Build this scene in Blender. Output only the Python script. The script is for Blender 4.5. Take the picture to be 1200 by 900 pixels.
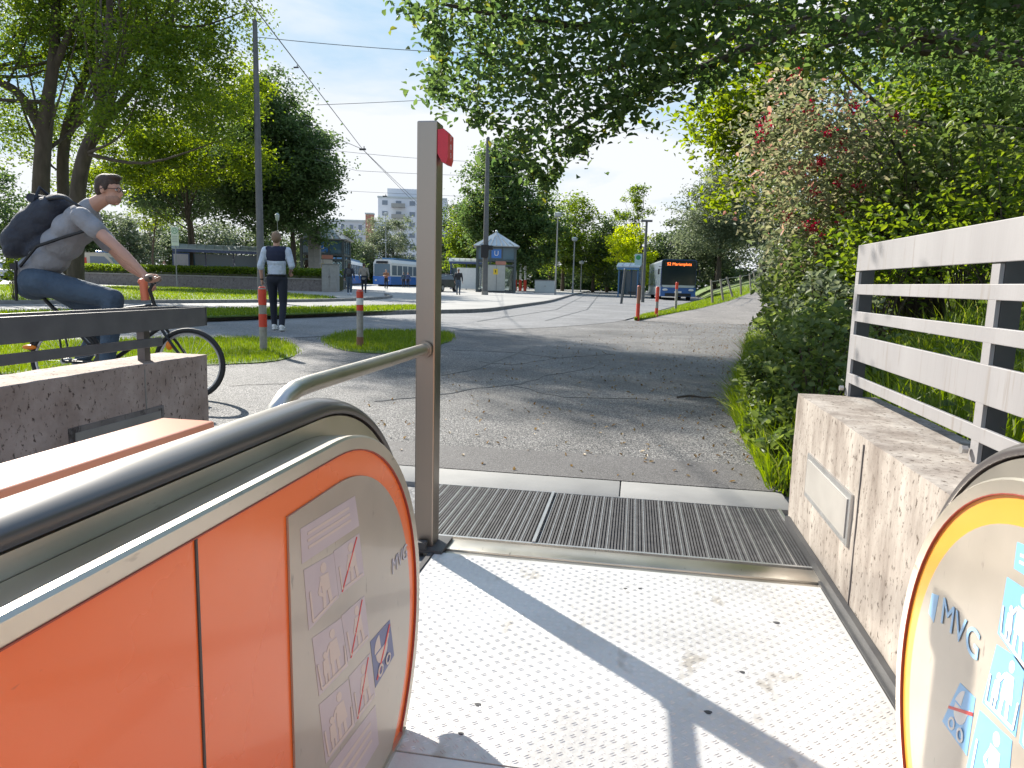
import bpy, bmesh, math, random
import numpy as np
from mathutils import Vector, Matrix, Quaternion
R = math.radians
random.seed(7); rng = np.random.default_rng(7)
for o in list(bpy.data.objects): bpy.data.objects.remove(o)
S = bpy.context.scene; COL = S.collection

# ------------------------------------------------------------------ camera
CH = 1.05; FPX = 830.0
yaw, pit, rol = R(9.65), R(8.2), R(1.5)
Fv = Vector((-math.sin(yaw)*math.cos(pit), math.cos(yaw)*math.cos(pit), -math.sin(pit)))
R0 = Vector((math.cos(yaw), math.sin(yaw), 0)); U0 = R0.cross(Fv)
Rv = R0*math.cos(rol)+U0*math.sin(rol); Uv = U0*math.cos(rol)-R0*math.sin(rol)
cd = bpy.data.cameras.new('camera'); cam = bpy.data.objects.new('camera', cd); COL.objects.link(cam)
m = Matrix.Identity(4)
for i in range(3): m[i][0] = Rv[i]; m[i][1] = Uv[i]; m[i][2] = -Fv[i]
m[0][3], m[1][3], m[2][3] = 0, 0, CH
cam.matrix_world = m
cd.sensor_width = 36; cd.lens = FPX/1200*36; cd.clip_end = 3000; cd.clip_start = 0.05
S.camera = cam
# ------------------------------------------------------------------ sky, sun, exposure
SUN_EL = R(31.7); SUN_AZ = R(-47.0)       # azimuth measured from +Y towards +X
w = bpy.data.worlds.new('World'); S.world = w; w.use_nodes = True
nt = w.node_tree; nt.nodes.clear()
def N(nt, t, **kw):
    n = nt.nodes.new(t)
    for k, v in kw.items():
        if k in n.inputs: n.inputs[k].default_value = v
        else: setattr(n, k, v)
    return n
sky = N(nt, 'ShaderNodeTexSky'); sky.sky_type = 'NISHITA'; sky.sun_disc = False
sky.sun_elevation = SUN_EL; sky.sun_rotation = SUN_AZ; sky.air_density = 1.0; sky.dust_density = 0.25; sky.ozone_density = 4.0
tc = N(nt, 'ShaderNodeTexCoord'); mp = N(nt, 'ShaderNodeMapping'); mp.inputs['Scale'].default_value = (1.0, 1.0, 3.4)
mp.inputs['Location'].default_value = (0.35, 0.1, 0.2)
nz = N(nt, 'ShaderNodeTexNoise', Scale=2.1, Detail=8.0, Roughness=0.52, Distortion=0.25)
nt.links.new(tc.outputs['Generated'], mp.inputs[0]); nt.links.new(mp.outputs[0], nz.inputs['Vector'])
sp = N(nt, 'ShaderNodeSeparateXYZ'); nt.links.new(tc.outputs['Generated'], sp.inputs[0])
mr = N(nt, 'ShaderNodeMapRange'); mr.inputs[1].default_value = 0.0; mr.inputs[2].default_value = 0.30; mr.inputs[3].default_value = 0.22; mr.inputs[4].default_value = 0.0
nt.links.new(sp.outputs[2], mr.inputs[0])
ad = N(nt, 'ShaderNodeMath'); ad.operation = 'ADD'; nt.links.new(nz.outputs[0], ad.inputs[0]); nt.links.new(mr.outputs[0], ad.inputs[1])
cr = N(nt, 'ShaderNodeValToRGB'); cr.color_ramp.elements[0].position = 0.46; cr.color_ramp.elements[1].position = 0.62
nt.links.new(ad.outputs[0], cr.inputs[0])
mx = N(nt, 'ShaderNodeMixRGB'); mx.inputs[2].default_value = (2.42, 2.50, 2.60, 1)
nt.links.new(cr.outputs[0], mx.inputs[0]); dk = N(nt, 'ShaderNodeMixRGB'); dk.blend_type = 'DARKEN'; dk.inputs[0].default_value = 1; dk.inputs[2].default_value = (1.12, 1.78, 2.42, 1)
nt.links.new(sky.outputs[0], dk.inputs[1]); nt.links.new(dk.outputs[0], mx.inputs[1])
bg = N(nt, 'ShaderNodeBackground', Strength=0.15); wo = N(nt, 'ShaderNodeOutputWorld')
nt.links.new(mx.outputs[0], bg.inputs[0]); nt.links.new(bg.outputs[0], wo.inputs[0])
sd = bpy.data.lights.new('sun', 'SUN'); sd.energy = 3.9; sd.angle = R(0.5); sd.color = (1, 0.94, 0.84)
so = bpy.data.objects.new('sun', sd); COL.objects.link(so)
sdir = Vector((math.sin(SUN_AZ)*math.cos(SUN_EL), math.cos(SUN_AZ)*math.cos(SUN_EL), math.sin(SUN_EL)))
so.rotation_euler = sdir.to_track_quat('Z', 'Y').to_euler(); so.location = sdir*50
S.view_settings.view_transform = 'Standard'; S.view_settings.look = 'None'
S.view_settings.exposure = 1.42; S.view_settings.gamma = 1
S.render.engine = 'CYCLES'

# ------------------------------------------------------------------ picture point -> real point on a plane of the place
def ray(px, py): return Fv + Rv*((px-600)/FPX) - Uv*((py-450)/FPX)
def G(px, py, z=0.0):
    v = ray(px, py); t = (z-CH)/v.z; return Vector((v.x*t, v.y*t, z))
def Y(px, py, y):
    v = ray(px, py); t = y/v.y; return Vector((v.x*t, y, CH+v.z*t))
def XP(px, py, x):
    v = ray(px, py); t = x/v.x; return Vector((x, v.y*t, CH+v.z*t))

# ------------------------------------------------------------------ materials
def _new(name):
    m = bpy.data.materials.new(name); m.use_nodes = True; nt = m.node_tree
    return m, nt, nt.nodes['Principled BSDF']
def mat(name, col, rough=0.6, metal=0.0, col2=None, scale=8.0, bump=0.0, bscale=60.0, spec=0.5, detail=5.0, contrast=0.25, trans=0, coat=0, stretch=None, rvar=0.0, scr=None, bdist=0.01):
    m, nt, b = _new(name)
    b.inputs['Base Color'].default_value = (*col, 1); b.inputs['Roughness'].default_value = rough
    b.inputs['Metallic'].default_value = metal; b.inputs['Specular IOR Level'].default_value = spec
    if trans: b.inputs['Transmission Weight'].default_value = trans
    if coat: b.inputs['Coat Weight'].default_value = coat; b.inputs['Coat Roughness'].default_value = 0.08
    t = N(nt, 'ShaderNodeTexCoord'); src = t.outputs['Object']
    if stretch:
        mpn = N(nt, 'ShaderNodeMapping'); mpn.inputs['Scale'].default_value = stretch
        nt.links.new(src, mpn.inputs[0]); src = mpn.outputs[0]
    if col2 is not None or rvar:
        n = N(nt, 'ShaderNodeTexNoise', Scale=scale, Detail=detail); nt.links.new(src, n.inputs['Vector'])
        c = N(nt, 'ShaderNodeValToRGB'); c.color_ramp.elements[0].position = 0.5-contrast; c.color_ramp.elements[1].position = 0.5+contrast
        c.color_ramp.elements[0].color = (*col, 1); c.color_ramp.elements[1].color = (*(col2 or col), 1)
        nt.links.new(n.outputs[0], c.inputs[0]); nt.links.new(c.outputs[0], b.inputs['Base Color'])
        if rvar:
            q = N(nt, 'ShaderNodeMapRange'); q.inputs[3].default_value = max(0.02, rough-rvar); q.inputs[4].default_value = rough+rvar
            nt.links.new(n.outputs[0], q.inputs[0]); nt.links.new(q.outputs[0], b.inputs['Roughness'])
    if bump:
        n = N(nt, 'ShaderNodeTexNoise', Scale=bscale, Detail=6.0); nt.links.new(src, n.inputs['Vector'])
        q = N(nt, 'ShaderNodeBump', Strength=bump, Distance=bdist); nt.links.new(n.outputs[0], q.inputs['Height']); nt.links.new(q.outputs[0], b.inputs['Normal'])
    if scr:
        sv, thr, scol = scr; s2 = N(nt, 'ShaderNodeMapping'); s2.inputs['Scale'].default_value = sv; nt.links.new(t.outputs['Object'], s2.inputs[0])
        n2 = N(nt, 'ShaderNodeTexNoise', Scale=1.0, Detail=3.0, Roughness=0.6); nt.links.new(s2.outputs[0], n2.inputs['Vector'])
        c2 = N(nt, 'ShaderNodeValToRGB'); c2.color_ramp.elements[0].position = thr; c2.color_ramp.elements[1].position = thr+0.10; nt.links.new(n2.outputs[0], c2.inputs[0])
        k = N(nt, 'ShaderNodeMixRGB'); nt.links.new(c2.outputs[0], k.inputs[0]); k.inputs[2].default_value = (*scol, 1)
        if b.inputs['Base Color'].is_linked: nt.links.new(b.inputs['Base Color'].links[0].from_socket, k.inputs[1])
        else: k.inputs[1].default_value = (*col, 1)
        nt.links.new(k.outputs[0], b.inputs['Base Color'])
    return m
def leafmat(name, c1, c2, tr=0.45, c3=None, rough=0.5):
    m, nt, b = _new(name)
    g = N(nt, 'ShaderNodeNewGeometry'); c = N(nt, 'ShaderNodeValToRGB')
    c.color_ramp.elements[0].color = (*c1, 1); c.color_ramp.elements[1].color = (*c2, 1)
    if c3: e = c.color_ramp.elements.new(0.93); e.color = (*c2, 1); c.color_ramp.elements[-1].color = (*c3, 1); e2 = c.color_ramp.elements[-1]
    nt.links.new(g.outputs['Random Per Island'], c.inputs[0])
    b.inputs['Roughness'].default_value = rough; b.inputs['Specular IOR Level'].default_value = 0.35
    nt.links.new(c.outputs[0], b.inputs['Base Color'])
    h = N(nt, 'ShaderNodeHueSaturation', Saturation=1.15, Value=2.1, Hue=0.485); nt.links.new(c.outputs[0], h.inputs['Color'])
    t = N(nt, 'ShaderNodeBsdfTranslucent'); nt.links.new(h.outputs[0], t.inputs[0])
    x = N(nt, 'ShaderNodeMixShader'); x.inputs[0].default_value = tr
    nt.links.new(b.outputs[0], x.inputs[1]); nt.links.new(t.outputs[0], x.inputs[2])
    nt.links.new(x.outputs[0], nt.nodes['Material Output'].inputs[0]); return m
def asphalt(name, dark, light, stone, scale, bump, speck=0.5, patch=0.35):
    m, nt, b = _new(name); t = N(nt, 'ShaderNodeTexCoord')
    v = N(nt, 'ShaderNodeTexVoronoi', Scale=scale); nt.links.new(t.outputs['Object'], v.inputs['Vector'])
    r = N(nt, 'ShaderNodeSeparateXYZ'); nt.links.new(v.outputs['Color'], r.inputs[0])
    c = N(nt, 'ShaderNodeValToRGB'); c.color_ramp.elements[0].color = (*dark, 1); c.color_ramp.elements[1].color = (*stone, 1)
    c.color_ramp.elements[0].position = speck; e = c.color_ramp.elements.new(0.5*(speck+1)); e.color = (*light, 1)
    nt.links.new(r.outputs[0], c.inputs[0])
    n = N(nt, 'ShaderNodeTexNoise', Scale=0.55, Detail=7.0, Roughness=0.62); nt.links.new(t.outputs['Object'], n.inputs['Vector'])
    q = N(nt, 'ShaderNodeMapRange'); q.inputs[1].default_value = 0.3; q.inputs[2].default_value = 0.7; q.inputs[3].default_value = 1-patch; q.inputs[4].default_value = 1+patch
    nt.links.new(n.outputs[0], q.inputs[0])
    k = N(nt, 'ShaderNodeMixRGB'); k.blend_type = 'MULTIPLY'; k.inputs[0].default_value = 1
    nt.links.new(c.outputs[0], k.inputs[1]); nt.links.new(q.outputs[0], k.inputs[2]); nt.links.new(k.outputs[0], b.inputs['Base Color'])
    b.inputs['Roughness'].default_value = 0.75
    bp = N(nt, 'ShaderNodeBump', Strength=bump, Distance=0.012); nt.links.new(v.outputs['Distance'], bp.inputs['Height']); bp.invert = True
    nt.links.new(bp.outputs[0], b.inputs['Normal']); return m
def pitted(name, c1, c2, pit, vs=55.0, streak=(1, 1, 1)):
    # conglomerate / travertine-like stone with pits and stains
    m, nt, b = _new(name); t = N(nt, 'ShaderNodeTexCoord')
    n = N(nt, 'ShaderNodeTexNoise', Scale=5.0, Detail=9.0, Roughness=0.65); mpn = N(nt, 'ShaderNodeMapping'); mpn.inputs['Scale'].default_value = streak
    nt.links.new(t.outputs['Object'], mpn.inputs[0]); nt.links.new(mpn.outputs[0], n.inputs['Vector'])
    c = N(nt, 'ShaderNodeValToRGB'); c.color_ramp.elements[0].position = 0.35; c.color_ramp.elements[1].position = 0.68
    c.color_ramp.elements[0].color = (*c1, 1); c.color_ramp.elements[1].color = (*c2, 1); nt.links.new(n.outputs[0], c.inputs[0])
    n2 = N(nt, 'ShaderNodeTexNoise', Scale=vs, Detail=4.0, Roughness=0.7); mp2 = N(nt, 'ShaderNodeMapping'); mp2.inputs['Scale'].default_value = (1, 1, 0.6)
    nt.links.new(t.outputs['Object'], mp2.inputs[0]); nt.links.new(mp2.outputs[0], n2.inputs['Vector'])
    c2n = N(nt, 'ShaderNodeValToRGB'); c2n.color_ramp.elements[0].position = 0.34; c2n.color_ramp.elements[1].position = 0.43
    nt.links.new(n2.outputs[0], c2n.inputs[0])
    k = N(nt, 'ShaderNodeMixRGB'); nt.links.new(c2n.outputs[0], k.inputs[0]); k.inputs[1].default_value = (*pit, 1); nt.links.new(c.outputs[0], k.inputs[2])
    nt.links.new(k.outputs[0], b.inputs['Base Color']); b.inputs['Roughness'].default_value = 0.85
    a = N(nt, 'ShaderNodeMath'); a.operation = 'MINIMUM'; nt.links.new(c2n.outputs[0], a.inputs[0]); nt.links.new(n.outputs[0], a.inputs[1])
    bp = N(nt, 'ShaderNodeBump', Strength=0.7, Distance=0.012); nt.links.new(a.outputs[0], bp.inputs['Height']); nt.links.new(bp.outputs[0], b.inputs['Normal'])
    return m
M = {}
M['asphalt'] = asphalt('asphalt_coarse', (0.045, 0.045, 0.047), (0.15, 0.145, 0.14), (0.34, 0.325, 0.31), 130, 0.6, 0.3, 0.42)
M['asphalt_smooth'] = asphalt('asphalt_fine', (0.07, 0.066, 0.066), (0.11, 0.105, 0.10), (0.2, 0.19, 0.19), 220, 0.3, 0.3, 0.2)
M['road'] = asphalt('asphalt_road', (0.12, 0.12, 0.125), (0.17, 0.17, 0.172), (0.26, 0.26, 0.26), 60, 0.2, 0.3, 0.25)
M['path'] = asphalt('asphalt_path', (0.11, 0.10, 0.095), (0.21, 0.195, 0.18), (0.38, 0.35, 0.33), 60, 0.4, 0.3, 0.25)
M['paving'] = mat('pale_paving', (0.26, 0.255, 0.24), 0.8, col2=(0.36, 0.35, 0.33), scale=0.6, bump=0.2, bscale=30)
M['kerb'] = mat('kerb_stone', (0.16, 0.155, 0.15), 0.8, col2=(0.28, 0.27, 0.26), scale=6, bump=0.3)
M['stone'] = mat('threshold_stone', (0.20, 0.20, 0.195), 0.75, col2=(0.29, 0.285, 0.275), scale=3, bump=0.2, bscale=200)
M['soil'] = mat('soil', (0.05, 0.045, 0.025), 0.95, col2=(0.07, 0.085, 0.03), scale=4, bump=0.6, bscale=20)
M['lawn'] = mat('lawn', (0.07, 0.12, 0.02), 0.9, col2=(0.13, 0.19, 0.035), scale=2.5, bump=0.8, bscale=90)
M['wall_r'] = pitted('pitted_stone_pale', (0.20, 0.165, 0.14), (0.43, 0.385, 0.34), (0.10, 0.075, 0.055), 60, (1.6, 1.6, 0.5))
M['wall_l'] = pitted('pitted_stone_rosy', (0.28, 0.215, 0.185), (0.44, 0.36, 0.325), (0.08, 0.05, 0.04), 45)
M['steel'] = mat('brushed_steel', (0.31, 0.27, 0.235), 0.34, 1.0, col2=(0.40, 0.34, 0.29), scale=3, bump=0.05, bscale=250, stretch=(1, 1, 0.03), rvar=0.08)  # darkened base colour stands in for dark surroundings mirrored in the post
M['steel_h'] = mat('steel_trim', (0.52, 0.48, 0.42), 0.36, 1.0, col2=(0.64, 0.59, 0.52), scale=5, rvar=0.1, scr=((40, 12, 40), 0.66, (0.28, 0.25, 0.22)))
M['plate'] = mat('checker_metal', (0.54, 0.525, 0.51), 0.45, 0.35, col2=(0.70, 0.69, 0.675), scale=2.6, bump=0.15, bscale=80, rvar=0.14, contrast=0.2, scr=((7, 4, 1), 0.60, (0.44, 0.41, 0.37)))
M['alu'] = mat('aluminium', (0.6, 0.6, 0.6), 0.4, 0.9, col2=(0.45, 0.45, 0.45), scale=12)
M['fence'] = mat('galvanised_grey', (0.25, 0.24, 0.245), 0.55, 0.1, col2=(0.31, 0.30, 0.305), scale=5, bump=0.05, stretch=(1, 1, 0.2), scr=((6, 40, 3), 0.58, (0.24, 0.22, 0.21)))
M['darkrail'] = mat('grey_paint_rail', (0.12, 0.115, 0.125), 0.38, 0.2, col2=(0.17, 0.165, 0.17), scale=10)
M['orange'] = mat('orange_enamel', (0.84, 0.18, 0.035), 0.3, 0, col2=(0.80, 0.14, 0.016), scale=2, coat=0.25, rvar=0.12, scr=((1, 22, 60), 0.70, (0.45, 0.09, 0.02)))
M['orange2'] = mat('orange_enamel_sunlit', (0.85, 0.30, 0.03), 0.3, 0, col2=(0.85, 0.38, 0.05), scale=2, coat=0.3)  # same orange enamel turned yellower, strong sunlight put into the colour
M['signgrey'] = mat('sign_plate_grey', (0.33, 0.29, 0.24), 0.33, 0.15, col2=(0.46, 0.41, 0.345), scale=4, rvar=0.14, coat=0.3, scr=((1, 60, 14), 0.665, (0.14, 0.12, 0.10)))
M['rubber'] = mat('handrail_rubber', (0.045, 0.036, 0.036), 0.40, spec=1.0, coat=0.4, rvar=0.06)
M['black'] = mat('black', (0.012, 0.012, 0.014), 0.5)
M['dark'] = mat('dark_grey', (0.04, 0.04, 0.045), 0.55, col2=(0.07, 0.07, 0.07), scale=10)
M['tyre'] = mat('tyre', (0.02, 0.02, 0.02), 0.7)
M['brush'] = mat('mat_rib', (0.035, 0.034, 0.036), 0.7, col2=(0.08, 0.078, 0.08), scale=20)
M['stickblue'] = mat('sticker_blue', (0.16, 0.42, 0.78), 0.4, col2=(0.22, 0.50, 0.82), scale=6)
M['stickfade'] = mat('sticker_faded', (0.42, 0.37, 0.42), 0.4, col2=(0.50, 0.44, 0.47), scale=9)
M['stickpale'] = mat('sticker_mark', (0.56, 0.48, 0.44), 0.45)
M['sticknavy'] = mat('sticker_navy', (0.09, 0.11, 0.26), 0.4)
M['white'] = mat('white_paint', (0.78, 0.78, 0.76), 0.5, col2=(0.7, 0.7, 0.68), scale=6)
M['red'] = mat('red_mark', (0.62, 0.035, 0.03), 0.45)
M['redbox'] = mat('red_plastic', (0.62, 0.03, 0.05), 0.35, col2=(0.5, 0.02, 0.04), scale=20)
M['redband'] = mat('red_band', (0.72, 0.07, 0.03), 0.5, col2=(0.6, 0.05, 0.03), scale=12)
M['bollard'] = mat('weathered_post', (0.24, 0.21, 0.18), 0.7, col2=(0.42, 0.39, 0.36), scale=14)
M['rust'] = mat('rusty_post', (0.22, 0.10, 0.06), 0.8, col2=(0.32, 0.16, 0.09), scale=9)
M['mast'] = mat('mast_grey', (0.10, 0.105, 0.11), 0.6, 0.2, col2=(0.15, 0.15, 0.15), scale=5)
M['mastpale'] = mat('mast_pale', (0.3, 0.3, 0.29), 0.6)
M['bark'] = mat('bark', (0.05, 0.038, 0.028), 0.95, col2=(0.11, 0.085, 0.065), scale=6, bump=1.0, bscale=25, stretch=(1, 1, 0.25))
M['wood'] = mat('grey_wood', (0.24, 0.21, 0.18), 0.85, col2=(0.34, 0.30, 0.26), scale=8)
M['glass'] = mat('glass_blue', (0.08, 0.15, 0.20), 0.12, 0.0, spec=0.5)
M['glassclear'] = mat('glass_clear', (0.75, 0.85, 0.85), 0.05, trans=0.85, spec=0.6)
M['blue'] = mat('transit_blue', (0.02, 0.16, 0.52), 0.35, coat=0.4)
M['navy'] = mat('transit_navy', (0.02, 0.05, 0.16), 0.35, coat=0.4)
M['shelterblue'] = mat('shelter_blue', (0.06, 0.16, 0.30), 0.45)
M['palemetal'] = mat('pale_metal_roof', (0.42, 0.46, 0.46), 0.45, 0.3, col2=(0.5, 0.54, 0.54), scale=2)
M['frame'] = mat('grey_green_frame', (0.08, 0.10, 0.105), 0.5, 0.2)
M['panelgrey'] = mat('panel_grey', (0.42, 0.42, 0.38), 0.6, col2=(0.5, 0.49, 0.45), scale=5)
M['boxgrey'] = mat('box_grey', (0.27, 0.265, 0.25), 0.7, col2=(0.34, 0.335, 0.31), scale=6)
M['concrete'] = mat('concrete', (0.2, 0.19, 0.175), 0.85, col2=(0.3, 0.285, 0.26), scale=3, bump=0.3)
M['wallstone'] = pitted('low_wall_stone', (0.13, 0.115, 0.11), (0.22, 0.20, 0.19), (0.06, 0.05, 0.045), 12)
M['plaster'] = mat('pale_plaster', (0.52, 0.54, 0.56), 0.8, col2=(0.58, 0.60, 0.62), scale=0.3)
M['plasterw'] = mat('white_plaster', (0.66, 0.68, 0.72), 0.8)
M['window'] = mat('far_window', (0.16, 0.20, 0.25), 0.2, spec=0.7)
M['brick'] = mat('brick_red', (0.42, 0.18, 0.13), 0.85, col2=(0.5, 0.24, 0.18), scale=1.5)
M['yellow'] = mat('yellow_sign', (0.8, 0.55, 0.04), 0.5)
M['signgreen'] = mat('sign_green', (0.03, 0.25, 0.08), 0.5)
M['signyel'] = mat('sign_cream', (0.62, 0.68, 0.55), 0.5)
M['skin'] = mat('skin', (0.50, 0.27, 0.19), 0.5, col2=(0.58, 0.32, 0.23), scale=14)
M['hair'] = mat('brown_hair', (0.045, 0.028, 0.02), 0.7, col2=(0.08, 0.05, 0.035), scale=60, bump=0.8, bscale=150)
M['hairfair'] = mat('fair_hair', (0.20, 0.12, 0.07), 0.7, col2=(0.28, 0.18, 0.11), scale=60, bump=0.6, bscale=150)
M['tshirt'] = mat('grey_tshirt', (0.25, 0.25, 0.27), 0.85, col2=(0.31, 0.31, 0.33), scale=9, bump=1.0, bscale=7, bdist=0.05)
M['jeans'] = mat('blue_jeans', (0.04, 0.062, 0.095), 0.9, col2=(0.075, 0.11, 0.155), scale=7, bump=1.0, bscale=8, bdist=0.05)
M['pack'] = mat('navy_pack', (0.022, 0.026, 0.042), 0.75, col2=(0.04, 0.045, 0.06), scale=8, bump=1.0, bscale=9, bdist=0.04)
M['shirt'] = mat('pale_shirt', (0.52, 0.57, 0.66), 0.8, bump=1.0, bscale=10, bdist=0.04, col2=(0.58, 0.63, 0.71), scale=5)
M['trouser'] = mat('dark_trousers', (0.015, 0.018, 0.03), 0.8, bump=0.3, bscale=14)
M['vest'] = mat('navy_vest', (0.012, 0.016, 0.045), 0.75)
M['paleback'] = mat('vest_back', (0.36, 0.39, 0.45), 0.7)
M['orangeglow'] = mat('amber_reflector', (0.8, 0.22, 0.01), 0.3)
e_m, e_nt, e_b = _new('led_display'); e_b.inputs['Base Color'].default_value = (0.8, 0.15, 0.02, 1); e_b.inputs['Emission Color'].default_value = (1, 0.18, 0.03, 1); e_b.inputs['Emission Strength'].default_value = 1.2
M['led'] = e_m
M['lf_dark'] = leafmat('leaf_dark', (0.045, 0.08, 0.03), (0.10, 0.15, 0.055), 0.45)
M['lf_mid'] = leafmat('leaf_mid', (0.06, 0.11, 0.02), (0.14, 0.19, 0.03), 0.55)
M['lf_oak'] = leafmat('leaf_oak', (0.045, 0.085, 0.03), (0.10, 0.155, 0.05), 0.5, (0.16, 0.17, 0.03))
M['lf_light'] = leafmat('leaf_light', (0.08, 0.13, 0.018), (0.16, 0.21, 0.03), 0.55)
M['lf_lime'] = leafmat('leaf_lime', (0.26, 0.34, 0.015), (0.40, 0.46, 0.03), 0.5)
M['lf_far'] = leafmat('leaf_far', (0.05, 0.085, 0.035), (0.11, 0.15, 0.055), 0.35)
M['lf_grey'] = leafmat('leaf_greygreen', (0.09, 0.12, 0.07), (0.17, 0.20, 0.12), 0.35)
M['lf_rose'] = leafmat('leaf_rose', (0.11, 0.15, 0.07), (0.24, 0.23, 0.14), 0.45, (0.38, 0.20, 0.16))
M['lf_weed'] = leafmat('leaf_weed', (0.06, 0.10, 0.028), (0.14, 0.185, 0.055), 0.4)
M['berry'] = leafmat('berry_red', (0.30, 0.02, 0.03), (0.45, 0.05, 0.06), 0.2)
M['blade'] = leafmat('grass_blade', (0.07, 0.12, 0.015), (0.17, 0.24, 0.03), 0.4, (0.26, 0.26, 0.09))
M['litter'] = leafmat('dry_leaf', (0.16, 0.10, 0.04), (0.26, 0.19, 0.08), 0.2)

# ------------------------------------------------------------------ object helpers
def tag(o, label=None, cat=None, group=None, kind=None):
    if label: o['label'] = label
    if cat: o['category'] = cat
    if group: o['group'] = group
    if kind: o['kind'] = kind
    return o
def empty(name, loc=(0, 0, 0), rz=0.0, label=None, cat=None, group=None):
    o = bpy.data.objects.new(name, None); COL.objects.link(o); o.location = loc; o.rotation_euler = (0, 0, rz); o.empty_display_size = 0.2
    return tag(o, label, cat, group)
def rotz(p, a): return Vector((p[0]*math.cos(a)-p[1]*math.sin(a), p[0]*math.sin(a)+p[1]*math.cos(a), p[2]))
class MB:
    def __init__(s): s.v = []; s.f = []; s.mi = []; s.sm = []
    def add(s, vs, fs, mi=0, smooth=False):
        b = len(s.v); s.v += [tuple(v) for v in vs]
        for f in fs: s.f.append([b+i for i in f]); s.mi.append(mi); s.sm.append(smooth)
        return s
    def box(s, c, d, rz=0.0, mi=0, bev=0.0, rot=None):
        x, y, z = d[0]/2, d[1]/2, d[2]/2; c = Vector(c); q = rot or Matrix.Rotation(rz, 3, 'Z')
        if bev <= 0:
            vs = [Vector((a*x, b*y, e*z)) for a in (-1, 1) for b in (-1, 1) for e in (-1, 1)]
            fs = [(0, 1, 3, 2), (4, 6, 7, 5), (0, 4, 5, 1), (2, 3, 7, 6), (0, 2, 6, 4), (1, 5, 7, 3)]
        else:
            bm = bmesh.new(); bmesh.ops.create_cube(bm, size=1)
            for v in bm.verts: v.co = Vector((v.co.x*d[0], v.co.y*d[1], v.co.z*d[2]))
            bmesh.ops.bevel(bm, geom=list(bm.edges), offset=bev, segments=2, affect='EDGES', profile=0.5)
            bm.verts.index_update(); vs = [v.co.copy() for v in bm.verts]; fs = [[v.index for v in f.verts] for f in bm.faces]; bm.free()
        return s.add([q @ v + c for v in vs], fs, mi)
    def tube(s, pts, rs, n=10, mi=0, cap=True, smooth=True):
        pts = [Vector(p) for p in pts]
        if not hasattr(rs, '__len__'): rs = [rs]*len(pts)
        vs = []; prev = None
        for i, p in enumerate(pts):
            t = (pts[min(i+1, len(pts)-1)]-pts[max(i-1, 0)]).normalized()
            if prev is None: a = t.orthogonal().normalized()
            else: a = (prev-t*prev.dot(t)).normalized()
            prev = a; b = t.cross(a)
            for k in range(n):
                th = 2*math.pi*k/n; vs.append(p+(a*math.cos(th)+b*math.sin(th))*rs[i])
        fs = []
        for i in range(len(pts)-1):
            for k in range(n): fs.append((i*n+k, i*n+(k+1) % n, (i+1)*n+(k+1) % n, (i+1)*n+k))
        s.add(vs, fs, mi, smooth)
        if cap: s.add(vs[:n], [tuple(range(n))[::-1]], mi); s.add(vs[-n:], [tuple(range(n))], mi)
        return s
    def ell(s, c, r, mi=0, nu=14, nv=9, rot=None):
        if not hasattr(r, '__len__'): r = (r, r, r)
        c = Vector(c); vs = []; fs = []
        for j in range(nv+1):
            ph = math.pi*j/nv
            for i in range(nu):
                th = 2*math.pi*i/nu; v = Vector((r[0]*math.sin(ph)*math.cos(th), r[1]*math.sin(ph)*math.sin(th), r[2]*math.cos(ph)))
                vs.append((rot @ v if rot else v)+c)
        for j in range(nv):
            for i in range(nu): fs.append((j*nu+i, (j+1)*nu+i, (j+1)*nu+(i+1) % nu, j*nu+(i+1) % nu))
        return s.add(vs, fs, mi, True)
    def prism(s, poly, lo, hi, axis='z', mi=0):
        # poly: 2D outline; axis x: poly=(y,z); y: (x,z); z: (x,y)
        def P(a, b, c): return {'z': (a, b, c), 'x': (c, a, b), 'y': (a, c, b)}[axis]
        n = len(poly); vs = [P(a, b, lo) for a, b in poly]+[P(a, b, hi) for a, b in poly]
        fs = [tuple(range(n))[::-1], tuple(range(n, 2*n))]+[(i, (i+1) % n, n+(i+1) % n, n+i) for i in range(n)]
        return s.add(vs, fs, mi)
    def build(s, name, mats, parent=None, label=None, recalc=True, loc=None):
        me = bpy.data.meshes.new(name); me.from_pydata(s.v, [], s.f)
        if not isinstance(mats, (list, tuple)): mats = [mats]
        for m_ in mats: me.materials.append(m_)
        for p, a, b in zip(me.polygons, s.mi, s.sm): p.material_index = a; p.use_smooth = b
        if recalc and len(s.v):
            bm = bmesh.new(); bm.from_mesh(me); bmesh.ops.remove_doubles(bm, verts=bm.verts, dist=1e-5); bmesh.ops.recalc_face_normals(bm, faces=bm.faces); bm.to_mesh(me); bm.free()
        me.update()
        if any(s.sm) and not all(s.sm) or 'rim' in name or 'guide' in name or 'stone' in name: me.set_sharp_from_angle(angle=R(38))
        o = bpy.data.objects.new(name, me); COL.objects.link(o)
        if parent: o.parent = parent
        if label: o['label'] = label
        if loc is not None: o.location = loc
        return o
def structure(name, mb, m_): return tag(mb.build(name, m_), kind='structure')
def blob(name, mb, m_, parent, voxel=0.02, smooth=6, label=None):
    # fuse overlapping closed pieces into one continuous surface
    o = mb.build(name, m_, None, recalc=False)
    md = o.modifiers.new('r', 'REMESH'); md.mode = 'VOXEL'; md.voxel_size = voxel; md.use_smooth_shade = True
    if smooth: ms = o.modifiers.new('s', 'SMOOTH'); ms.iterations = smooth; ms.factor = 0.5
    dg = bpy.context.evaluated_depsgraph_get(); me = bpy.data.meshes.new_from_object(o.evaluated_get(dg))
    o.modifiers.clear(); o.data = me; me.name = name; o.parent = parent
    for p in me.polygons: p.use_smooth = True
    if not len(me.materials): me.materials.append(m_)
    if label: o['label'] = label
    return o
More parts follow.
